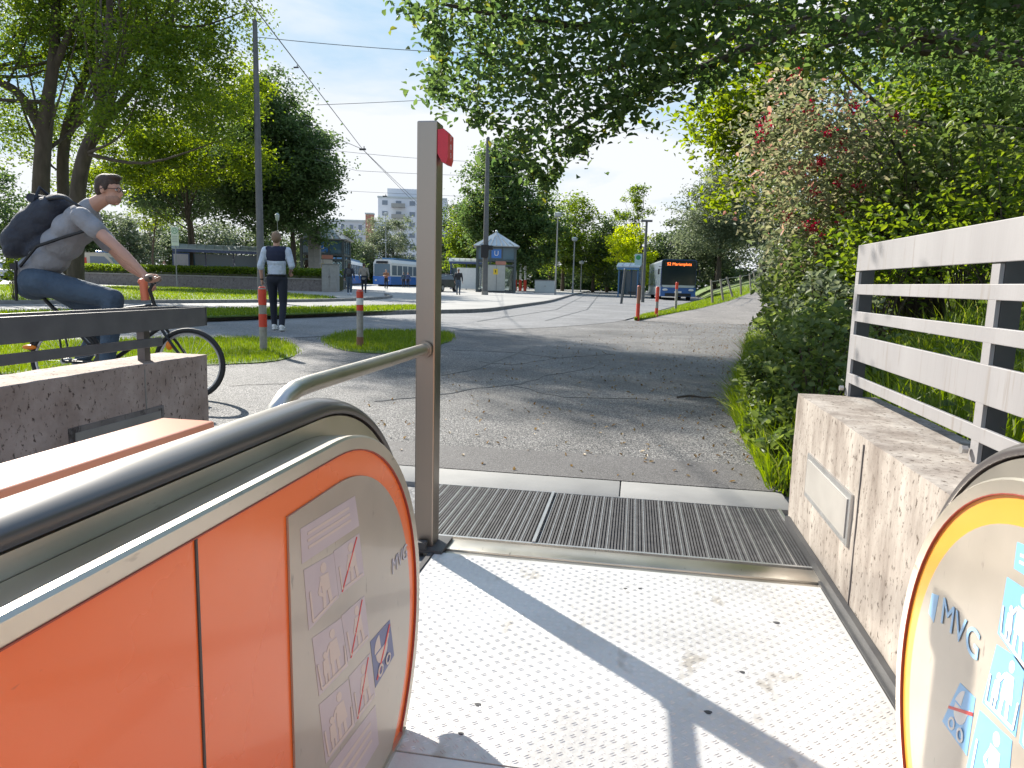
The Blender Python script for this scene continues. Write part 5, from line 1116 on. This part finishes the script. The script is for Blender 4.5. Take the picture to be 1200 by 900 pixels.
Pq = fill([(p.x, p.y) for p in g1], 14000); blades('grass', Pq, np.full(len(Pq), .13), .07, .01, 'grass on the long strip behind the kerb')
Pq = np.array([(interp(TLL, y)+(interp(TL, y)-interp(TLL, y))*t, y) for y, t in zip(21.4+rng.random(16000)**1.5*40, rng.random(16000))]); Zq = np.array([0.01+interp(TZ, y)*min(1, max(0, (x-interp(TLL, y))/max(.01, interp(TL, y)-interp(TLL, y))))**.8 for x, y in Pq])
blades('grass', Pq, Zq, .09, .012, 'bright grass on the verge beside the rising path')
XY = []; 
while len(XY) < 30000:
    y = random.uniform(-.5, 12); x = (interp(TR, y) if y > 3.7 else 1.12)+random.random()**1.3*5
    XY.append((x, y))
XY = np.array(XY); blades('tall_grass', XY, np.array([BZ(x, y)-.02 for x, y in XY]), .30, .005, 'tall arching grass and weeds on the bank behind the fence', .9)
yv_ = rng.uniform(3.75, 8, 8000); xv_ = np.array([interp(TR, y) for y in yv_])-.06+rng.random(8000)**1.4*.9; blades('grass', np.stack([xv_, yv_], 1), np.array([BZ(x, y)-.02 for x, y in zip(xv_, yv_)]), .24, .005, 'tall lit grass blades along the path edge beside the wall end', 1.0)
n_ = 26000; yy = rng.uniform(0, 24, n_); xx_ = np.array([(interp(TR, y) if y > 3.7 else 1.15) for y in yy])+rng.random(n_)**1.2*7
tag(leaves('ground_cover', np.stack([xx_, yy, np.array([BZ(x, y) for x, y in zip(xx_, yy)])+rng.random(n_)*.28], 1), .06, M['lf_weed']), 'leafy ground cover over the whole bank', 'ground cover', kind='stuff')
n_ = 1500; yy = rng.uniform(3.8, 22, n_); xx_ = np.array([interp(TR, y) for y in yy])-rng.random(n_)**2*3.2
tag(leaves('leaf_litter', np.stack([xx_, yy, np.full(n_, .008)], 1), .03, M['litter'], up=6), 'dry leaves scattered along the asphalt edge', 'leaf litter', kind='stuff')
q = G(793, 467); mb = MB(); mb.tube([(0, 0, .012), (.12, .02, .03), (.24, .015, .02), (.36, .03, .025)], [.010, .012, .009, .004], 6); mb.tube([(.2, .015, .02), (.26, -.04, .02)], [.006, .003], 5); o = mb.build('fallen_twig', M['bark']); o.location = q; tag(o, 'short dark twig lying on the asphalt near the weeds', 'twig')
# ================================================================== PEOPLE
def chain(mb, pts, rs, n=12):
    for i in range(len(pts)-1): mb.tube([pts[i], pts[i+1]], [rs[i], rs[i+1]], n)
    for p, r in zip(pts, rs): mb.ell(p, r, nu=n, nv=8)
def head(mb, c, face, up, s):
    # skull, jaw, nose, ears; s = head height / 0.23
    f = Vector(face).normalized(); u = Vector(up).normalized(); l = u.cross(f).normalized(); u = f.cross(l); q = Matrix((l, f, u)).transposed(); c = Vector(c)
    mb.ell(c+u*.03*s-f*.012*s, (.075*s, .095*s, .09*s), rot=q, nu=20, nv=14)
    mb.ell(c-u*.045*s+f*.028*s, (.055*s, .065*s, .065*s), rot=q); mb.ell(c-u*.09*s+f*.065*s, (.028*s, .025*s, .022*s), rot=q)
    mb.tube([c+u*.02*s+f*.085*s, c-u*.022*s+f*.115*s], [.009*s, .016*s], 8); mb.ell(c-u*.024*s+f*.106*s, .015*s); mb.ell(c-u*.055*s+f*.088*s, (.024*s, .012*s, .011*s), rot=q)
    mb.ell(c+u*.028*s+f*.078*s, (.05*s, .014*s, .01*s), rot=q)
    for k in (-1, 1): mb.ell(c+l*k*.076*s-f*.01*s-u*.005*s, (.01*s, .02*s, .033*s), rot=q)
    return l, f, u
def hand(mb, w_, d, side, curl=0.5, s=1.0):
    # palm with five separate fingers; d = direction of the fingers, side = towards the thumb
    w_ = Vector(w_); d = Vector(d).normalized(); t = Vector(side); t = (t-d*t.dot(d)).normalized(); n = d.cross(t)
    q = Matrix((t, n, d)).transposed(); mb.ell(w_+d*.045*s, (.042*s, .018*s, .052*s), rot=q)
    for i, L in enumerate((.072, .08, .075, .06)):
        b = w_+d*.082*s+t*(.030-.02*i)*s; a1 = d*math.cos(curl)+n*math.sin(curl); a2 = d*math.cos(curl*2.2)+n*math.sin(curl*2.2)
        chain(mb, [b-d*.02*s, b+a1*L*.5*s, b+a1*L*.5*s+a2*L*.5*s], [.010*s, .009*s, .0078*s], 8)
    b = w_+d*.025*s+t*.034*s; a = (d*.6+t*.75+n*.3).normalized(); chain(mb, [b, b+a*.035*s, b+a*.035*s+(d*.8+n*.6).normalized()*.03*s], [.0125*s, .0105*s, .009*s], 8)
def person(loc, rz, label, H=1.75, top='shirt', legs='trouser', shoe='dark', hair='hair', stride=0.12, arms='down', sleeve='long', bag=None, vest=False, fine=0.03, bend=(.05, .05), group=None, skirtcoat=False, longhair=False):
    r = empty('person', loc, rz, label, 'person', group); k = H/1.75
    V3 = lambda x, y, z: Vector((x*k, y*k, z*k))
    hip = [V3(-.09, 0, .93), V3(.09, 0, .93)]; kn = [V3(-.10, stride*.55+.03, .50), V3(.10, -stride*.2+.03, .50)]; an = [V3(-.10, stride, .09), V3(.10, -stride, .10)]
    sh = [V3(-.19, 0, 1.43), V3(.19, 0, 1.43)]
    if arms == 'down': el = [V3(-.26, -.03, 1.15), V3(.26, -.03, 1.15)]; wr = [V3(-.27, .05, .90), V3(.27, .05, .90)]
    elif arms == 'vest': el = [V3(-.27, -.05, 1.16), V3(.27, -.06, 1.17)]; wr = [V3(-.27, .02, .90), V3(.20, .17, 1.07)]
    elif arms == 'front': el = [V3(-.25, .02, 1.17), V3(.25, .02, 1.17)]; wr = [V3(-.08, .26, 1.2), V3(.1, .26, 1.2)]
    elif arms == 'raised': el = [V3(-.36, .05, 1.42), V3(.25, -.02, 1.16)]; wr = [V3(-.18, .08, 1.62), V3(.2, .15, 1.05)]
    bm_ = MB(); head(bm_, V3(0, .03, 1.635), (0, 1, -.12 if arms == 'vest' else 0), (0, .0, 1), k)
    chain(bm_, [V3(0, -.01, 1.42), V3(0, .01, 1.56)], [.062*k, .054*k])
    chain(bm_, [V3(0, 0, 1.0), V3(0, 0, 1.2), V3(0, -.01, 1.36)], [.085*k, .085*k, .08*k])
    for i in (0, 1):
        chain(bm_, [V3(0, -.01, 1.4), sh[i], el[i], wr[i]], [.06*k, .048*k, .038*k, .026*k]); hand(bm_, wr[i], (wr[i]-el[i]), (0, 1, 0.01) if arms != 'front' else ((1, 0, .3) if i == 0 else (-1, 0, .3)), .5, k*1.02)
        chain(bm_, [V3(0, 0, .98), hip[i], kn[i], an[i]], [.1*k, .08*k, .052*k, .036*k]); bm_.ell(an[i]+V3(0, .07, -.045), (.035*k, .1*k, .03*k))
    blob('body', bm_, M['skin'], r, max(.011, fine*.5), 3)
    t = MB(); zb = .93 if not skirtcoat else .78
    for z, a, b in ((zb+.11, .162, .118), (1.08, .162, .118), (1.13, .162, .118), (1.22, .172, .122), (1.31, .182, .125), (1.38, .178, .112)): t.ell(V3(0, -.005, z), (a*k, b*k, .13*k))
    t.ell(V3(0, -.01, 1.46), (.12*k, .075*k, .045*k))
    for i in (0, 1):
        if sleeve == 'long': chain(t, [sh[i], el[i], el[i].lerp(wr[i], .8)], [.068*k, .054*k, .042*k])
        elif sleeve == 'rolled': chain(t, [sh[i], el[i], el[i].lerp(wr[i], .12)], [.07*k, .058*k, .056*k])
        else: chain(t, [sh[i], sh[i].lerp(el[i], .6)], [.068*k, .062*k])
    blob('shirt' if not skirtcoat else 'jacket', t, M[top], r, fine*.7, 4)
    l = MB(); l.ell(V3(0, 0, .95), (.172*k, .128*k, .13*k))
    for i in (0, 1): chain(l, [hip[i], kn[i], an[i]+V3(0, 0, .03)], [.098*k, .068*k, .052*k])
    blob('trousers', l, M[legs], r, fine*.7, 3)
    for i in (0, 1):
        s = MB(); s.ell(an[i]+V3(0, .06, -.055), (.048*k, .135*k, .04*k)); s.ell(an[i]+V3(0, -.01, -.01), (.045*k, .055*k, .055*k)); s.v = [(v[0], v[1], max(v[2], 0.004)) for v in s.v]; so_ = s.build('shoe', M[shoe], r, recalc=False)
        if shoe == 'white': s = MB(); s.ell(an[i]+V3(0, .06, -.045), (.050*k, .10*k, .016*k)); s.build('stripe', M['black'], so_, recalc=False)
    h_ = MB(); h_.ell(V3(0, .008, 1.685), (.083*k, .103*k, .083*k)); h_.ell(V3(0, -.03, 1.65), (.079*k, .079*k, .09*k))
    if longhair: h_.ell(V3(0, -.05, 1.55), (.085*k, .06*k, .14*k))
    blob('hair', h_, M[hair], r, fine*.5, 2)
    if vest:
        v = MB()
        for z, a, b in ((1.30, .180, .134), (1.34, .192, .136), (1.385, .19, .128)): v.ell(V3(0, -.005, z), (a*k, b*k, .135*k))
        chain(v, [V3(-.14, -.01, 1.45), V3(.14, -.01, 1.45)], [.062*k, .062*k])
        vo = blob('vest', v, M['vest'], r, fine*.7, 4)
        w2 = MB(); w2.tube([tuple(el[0].lerp(wr[0], .86)), tuple(el[0].lerp(wr[0], .93))], .033*k, 12); w2.build('wristwatch', M['black'], r)
        b_ = MB();  b_.tube([V3(.172*math.cos(t_), .130*math.sin(t_), 1.0) for t_ in np.linspace(0, 6.283, 25)], .016, 6, cap=False); b_.build('belt', M['black'], r)
    if bag: b_ = MB(); b_.ell(V3(0, -.17, 1.25), (.13*k, .09*k, .19*k)); b_.ell(V3(0, -.24, 1.18), (.09*k, .05*k, .10*k)); blob('backpack', b_, M[bag], r, fine*.6, 3)
    return r
p = G(326, 388); person((p.x, p.y, 0), R(16), 'man seen from behind in navy vest over a pale shirt, walking between the posts', 1.86, 'shirt', 'trouser', 'white', 'hairfair', .17, 'vest', 'rolled', None, True, .016)
def pp(px, py, z=.1): q = G(px, py, z); return (q.x, q.y, z)
person(pp(409.5, 345.5), R(10), 'person in dark jacket, blue jeans and small backpack walking toward the trams', 1.74, 'pack', 'jeans', 'shirt', 'hair', .10, 'down', 'long', 'dark', longhair=True)
person(pp(426.5, 343.5), R(14), 'man in long grey green jacket standing behind the red banded post', 1.88, 'wood', 'trouser', 'dark', 'hair', .12, 'down', 'long', skirtcoat=True)
person(pp(452.5, 339), R(190), 'person in dark clothes standing in front of the tram', 1.75, 'rust', 'trouser', 'white', 'hairfair', .05, 'front', 'short')
person(pp(537, 345.5), R(8), 'man in black jacket and blue jeans right of the steel post', 1.72, 'black', 'jeans', 'dark', 'hairfair', .12, 'down', 'long', None)
person(pp(473, 337), R(30), 'left one of the two waiting beside the tram in blue', 1.7, 'jeans', 'trouser', 'dark', 'hair', .04, 'down', 'long')
person(pp(478, 337), R(200), 'right one of the two waiting beside the tram with fair hair', 1.7, 'navy', 'trouser', 'dark', 'hairfair', .04, 'down', 'long')
p = at(199, 50); person((p.x, p.y, .25), R(150), 'person in white top raising one arm behind the hedge', 1.72, 'white', 'jeans', 'dark', 'hair', .04, 'raised', 'short', 'wood')

# ------------------------------------------------------------------ cyclist and bicycle
PPM = 139.5
wc = G(224, 468); ax = R(9.65)
def U_(px, py, w_=0.0): # picture measure -> bicycle frame (u forward, w away from the camera, v up)
    return Vector(((px-224+10*min(1, max(0, (468-py)/140)))/PPM, w_, (468+.026*(px-224)-py)/PPM))
cy = empty('person', (wc.x, wc.y, 0), ax, 'man in grey t-shirt and jeans with a dark backpack riding a bicycle', 'person')
hc = U_(131, 229); bm_ = MB(); fdir = (1, -.12, -.10); hl, hf, hu = head(bm_, hc, fdir, (.12, 0, 1), .98)
neck = [U_(98, 258), U_(112, 245), U_(124, 238)]
chain(bm_, neck, [.075, .06, .055])
shN, shF = U_(113, 260, -.19), U_(98, 270, .19); elN, elF = U_(154, 293, -.24), U_(126, 309, .24); wrN, wrF = U_(183, 322, -.25), U_(150, 326, .24)
chain(bm_, [U_(45, 322), U_(72, 290), U_(98, 264)], [.09, .08, .07])
for s_, e_, w2, k in ((shN, elN, wrN, -1), (shF, elF, wrF, 1)):
    chain(bm_, [U_(102, 266), s_, s_.lerp(e_, .5), e_, e_.lerp(w2, .35), w2], [.06, .055, .048, .040, .042, .027])
    hand(bm_, w2, (w2-e_)+Vector((0.02, 0, .0)), (-.1, -k*.9, .55), .75, 1.05)
hipN, hipF = U_(48, 330, -.10), U_(48, 330, .10); knN, knF = U_(140, 350, -.12), U_(112, 372, .12); anN, anF = U_(134, 432, -.12), U_(82, 436, .12)
for h_, k_, a_ in ((hipN, knN, anN), (hipF, knF, anF)): chain(bm_, [h_, k_, a_], [.09, .055, .038]); 
blob('body', bm_, M['skin'], cy, .0085, 3)
hr = MB(); q = Matrix((hl, hf, hu)).transposed()
hr.ell(hc+hu*.058-hf*.022, (.079, .100, .076), rot=q); hr.ell(hc+hu*.015-hf*.055, (.076, .062, .085), rot=q); hr.ell(hc+hu*.108+hf*.035, (.06, .06, .028), rot=q); hr.ell(hc-hu*.035-hf*.062, (.056, .034, .05), rot=q)
for k in (-1, 1): hr.ell(hc+hl*k*.070+hu*.03+hf*.005, (.011, .03, .04), rot=q)
blob('hair', hr, M['hair'], cy, .008, 1)
be = MB(); be.ell(hc-hu*.060+hf*.033, (.0555, .0655, .052), rot=q); be.build('stubble', mat('stubble', (.34, .19, .14), .8, col2=(.44, .26, .19), scale=60), cy, recalc=False)
for k in (-1, 1):
    m2 = MB(); m2.ell(hc+hu*.012+hf*.082+hl*k*.033, (.014, .008, .009), rot=q); m2.build('eye', M['white'], cy, recalc=False)
gl = MB()
for k in (-1, 1):
    c = hc+hu*.012+hf*.104+hl*k*.034
    gl.tube([c+hl*.024*math.cos(t)+hu*.017*math.sin(t) for t in np.linspace(0, 6.283, 13)], .0028, 5, cap=False)
    gl.tube([c+hl*k*.026+hu*.004, hc+hu*.012+hl*k*.082+hf*.0, hc+hl*k*.084-hf*.02], .0028, 5)
gl.tube([hc+hu*.016+hf*.106-hl*.01, hc+hu*.016+hf*.106+hl*.01], .003, 5); gl.build('glasses', M['black'], cy)
t = MB()
for a, r3 in ((U_(44, 318), (.155, .165, .13)), (U_(58, 305), (.15, .165, .13)), (U_(74, 288), (.155, .175, .14)), (U_(88, 272), (.15, .19, .14)), (U_(99, 261), (.125, .19, .12))): t.ell(a, r3)
chain(t, [U_(98, 258), U_(108, 247)], [.10, .075])
for s_, e_ in ((shN, elN), (shF, elF)): chain(t, [s_, s_.lerp(e_, .42)], [.078, .076])
blob('tshirt', t, M['tshirt'], cy, .014, 5)
l = MB(); l.ell(U_(46, 332), (.16, .17, .12)); l.ell(U_(40, 338), (.13, .165, .10))
for h_, k_, a_ in ((hipN, knN, anN), (hipF, knF, anF)): chain(l, [h_, h_.lerp(k_, .5), k_, k_.lerp(a_, .4), a_+Vector((0, 0, .05))], [.118, .10, .080, .075, .058])
blob('jeans', l, M['jeans'], cy, .014, 4)
for a_ in (anN, anF): s = MB(); s.ell(a_+Vector((.06, 0, -.05)), (.14, .05, .042)); s.ell(a_+Vector((-.02, 0, -.01)), (.055, .045, .055)); s.build('shoe', M['dark'], cy, recalc=False)
bp = empty('backpack', (wc.x, wc.y, 0), ax, 'dark navy roll-top backpack worn on the rider\'s back', 'backpack')
t = MB()
for a, r3 in ((U_(30, 280), (.19, .15, .13)), (U_(44, 268), (.21, .155, .15)), (U_(58, 256), (.19, .15, .14)), (U_(70, 247), (.13, .14, .10)), (U_(24, 293), (.12, .14, .07)), (U_(55, 290), (.2, .14, .07))): t.ell(a, r3, rot=Matrix.Rotation(R(-32), 3, 'Y'))
blob('bag', t, M['pack'], bp, .014, 5)
t = MB(); t.tube([U_(50, 238, -.10), U_(50, 238, .1)], .035, 10); t.tube([U_(52, 244, -.09), U_(55, 226, -.03), U_(60, 236, .05)], .014, 6); t.build('roll_top', M['pack'], bp)
t = MB(); t.tube([U_(72, 240, -.13), U_(92, 239, -.15), U_(112, 250, -.165), U_(124, 264, -.2), U_(116, 276, -.21), U_(94, 282, -.20), U_(62, 292, -.19), U_(40, 314, -.17)], .013, 6); t.build('shoulder_strap', M['black'], bp)
t = MB(); t.tube([U_(36, 308, -.17), U_(33, 330, -.16), U_(33, 352, -.15)], .012, 6); t.box(U_(33, 314, -.17), (.05, .02, .05)); t.build('hanging_strap', M['black'], bp)
bi = empty('bicycle', (wc.x, wc.y, 0), ax, 'dark city bicycle ridden past the left parapet wall', 'bicycle')
def bwheel(c, rr):
    T = MB(); n = 40; T.tube([c+Vector((rr*math.cos(2*math.pi*k/n), 0, rr*math.sin(2*math.pi*k/n))) for k in range(n+1)], .019, 8, cap=False); tw_ = T.build('tyre', M['tyre'], bi)
    T = MB(); T.tube([c+Vector(((rr-.026)*math.cos(2*math.pi*k/n), 0, (rr-.026)*math.sin(2*math.pi*k/n))) for k in range(n+1)], .011, 6, cap=False); T.build('rim', M['alu'], tw_)
    T = MB()
    for k in range(28): a = 2*math.pi*k/28; T.tube([c+Vector((0, (.02 if k % 2 else -.02), 0)), c+Vector(((rr-.03)*math.cos(a), 0, (rr-.03)*math.sin(a)))], .0013, 4)
    T.build('spokes', M['alu'], tw_); T = MB(); T.tube([c+Vector((0, -.05, 0)), c+Vector((0, .05, 0))], .022, 10); T.build('hub', M['alu'], tw_)
rr = .282; fc = Vector((0, 0, rr+.019)); rc = U_(70, 0); rc = Vector((rc.x, 0, rr+.019)); bwheel(fc, rr); bwheel(rc, rr)
hd_ = U_(178, 358); hb = U_(187, 382); bbk = U_(126, 425); st_ = U_(52, 352)
T = MB()
for a, b, r1 in ((hb, bbk, .019), (hd_, st_.lerp(bbk, .25), .016), (st_, bbk, .016), (hd_, hb, .022)): T.tube([a, b], r1, 10)
for s in (-.05, .05): T.tube([bbk+Vector((0, s*.6, 0)), rc+Vector((0, s, 0))], .010, 8); T.tube([st_.lerp(bbk, .2)+Vector((0, s*.5, 0)), rc+Vector((0, s, 0))], .008, 8)
T.build('frame', M['black'], bi)
T = MB(); 
for s in (-.05, .05): T.tube([hb+Vector((0, s*.7, 0)), hb.lerp(fc, .5)+Vector((-.0, s, 0)), fc+Vector((0, s, 0))], .012, 8)
T.tube([hb+Vector((0, -.05, 0)), hb+Vector((0, .05, 0))], .018, 8); T.build('fork', M['black'], bi)
T = MB(); T.tube([hd_, U_(172, 340), U_(176, 332)], .015, 8); T.tube([U_(176, 332, -.02), U_(182, 328, -.16), U_(186, 327, -.24), U_(196, 327, -.33)], .0125, 8); T.tube([U_(176, 332, .02), U_(170, 330, .16), U_(162, 328, .24), U_(158, 328, .33)], .0125, 8); T.build('handlebar', M['black'], bi)
for s, c in ((-1, U_(192, 327, -.29)), (1, U_(160, 328, .29))): T = MB(); T.ell(c, (.03, .06, .03)); T.build('grip', mat('grip_brown', (.22, .15, .11), .6), bi, recalc=False)
T = MB(); T.ell(U_(46, 343), (.14, .07, .035)); T.tube([U_(48, 345), st_], .014, 8); T.build('saddle', M['black'], bi)
T = MB(); T.tube([rc+Vector((.0, 0, rr+.03)), rc+Vector((-.3, 0, rr+.04))], .03, 6); T.build('rack', M['black'], bi)
T = MB(); n = 16; T.tube([rc+Vector(((rr+.03)*math.cos(R(15+150*k/n)), 0, (rr+.03)*math.sin(R(15+150*k/n)))) for k in range(n+1)], .016, 6); T.build('rear_mudguard', M['black'], bi)
T = MB(); T.ell(U_(199, 404, -.04), (.03, .012, .038)); T.build('front_reflector', M['orangeglow'], bi, recalc=False)
T = MB(); T.ell(U_(36, 406, -.03), (.06, .02, .02)); T.build('side_reflector', M['orangeglow'], bi, recalc=False)
T = MB(); T.tube([bbk+Vector((0, -.07, 0)), bbk+Vector((0, -.05, 0))], .09, 20); T.tube([bbk+Vector((0, -.08, 0)), anN+Vector((.03, .02, -.09))], .011, 6); T.box(anN+Vector((.05, 0, -.10)), (.09, .09, .018)); T.tube([bbk+Vector((0, .08, 0)), anF+Vector((.03, -.02, -.09))], .011, 6); T.box(anF+Vector((.05, 0, -.10)), (.09, .09, .018)); T.build('crank_set', M['dark'], bi)
T = MB(); T.tube([U_(163, 330, .02), U_(166, 352, .02)], .034, 12); T.ell(U_(162, 331, .02), (.036, .036, .03)); T.build('bottle', mat('bottle_orange', (.75, .2, .1), .4), bi, recalc=False)
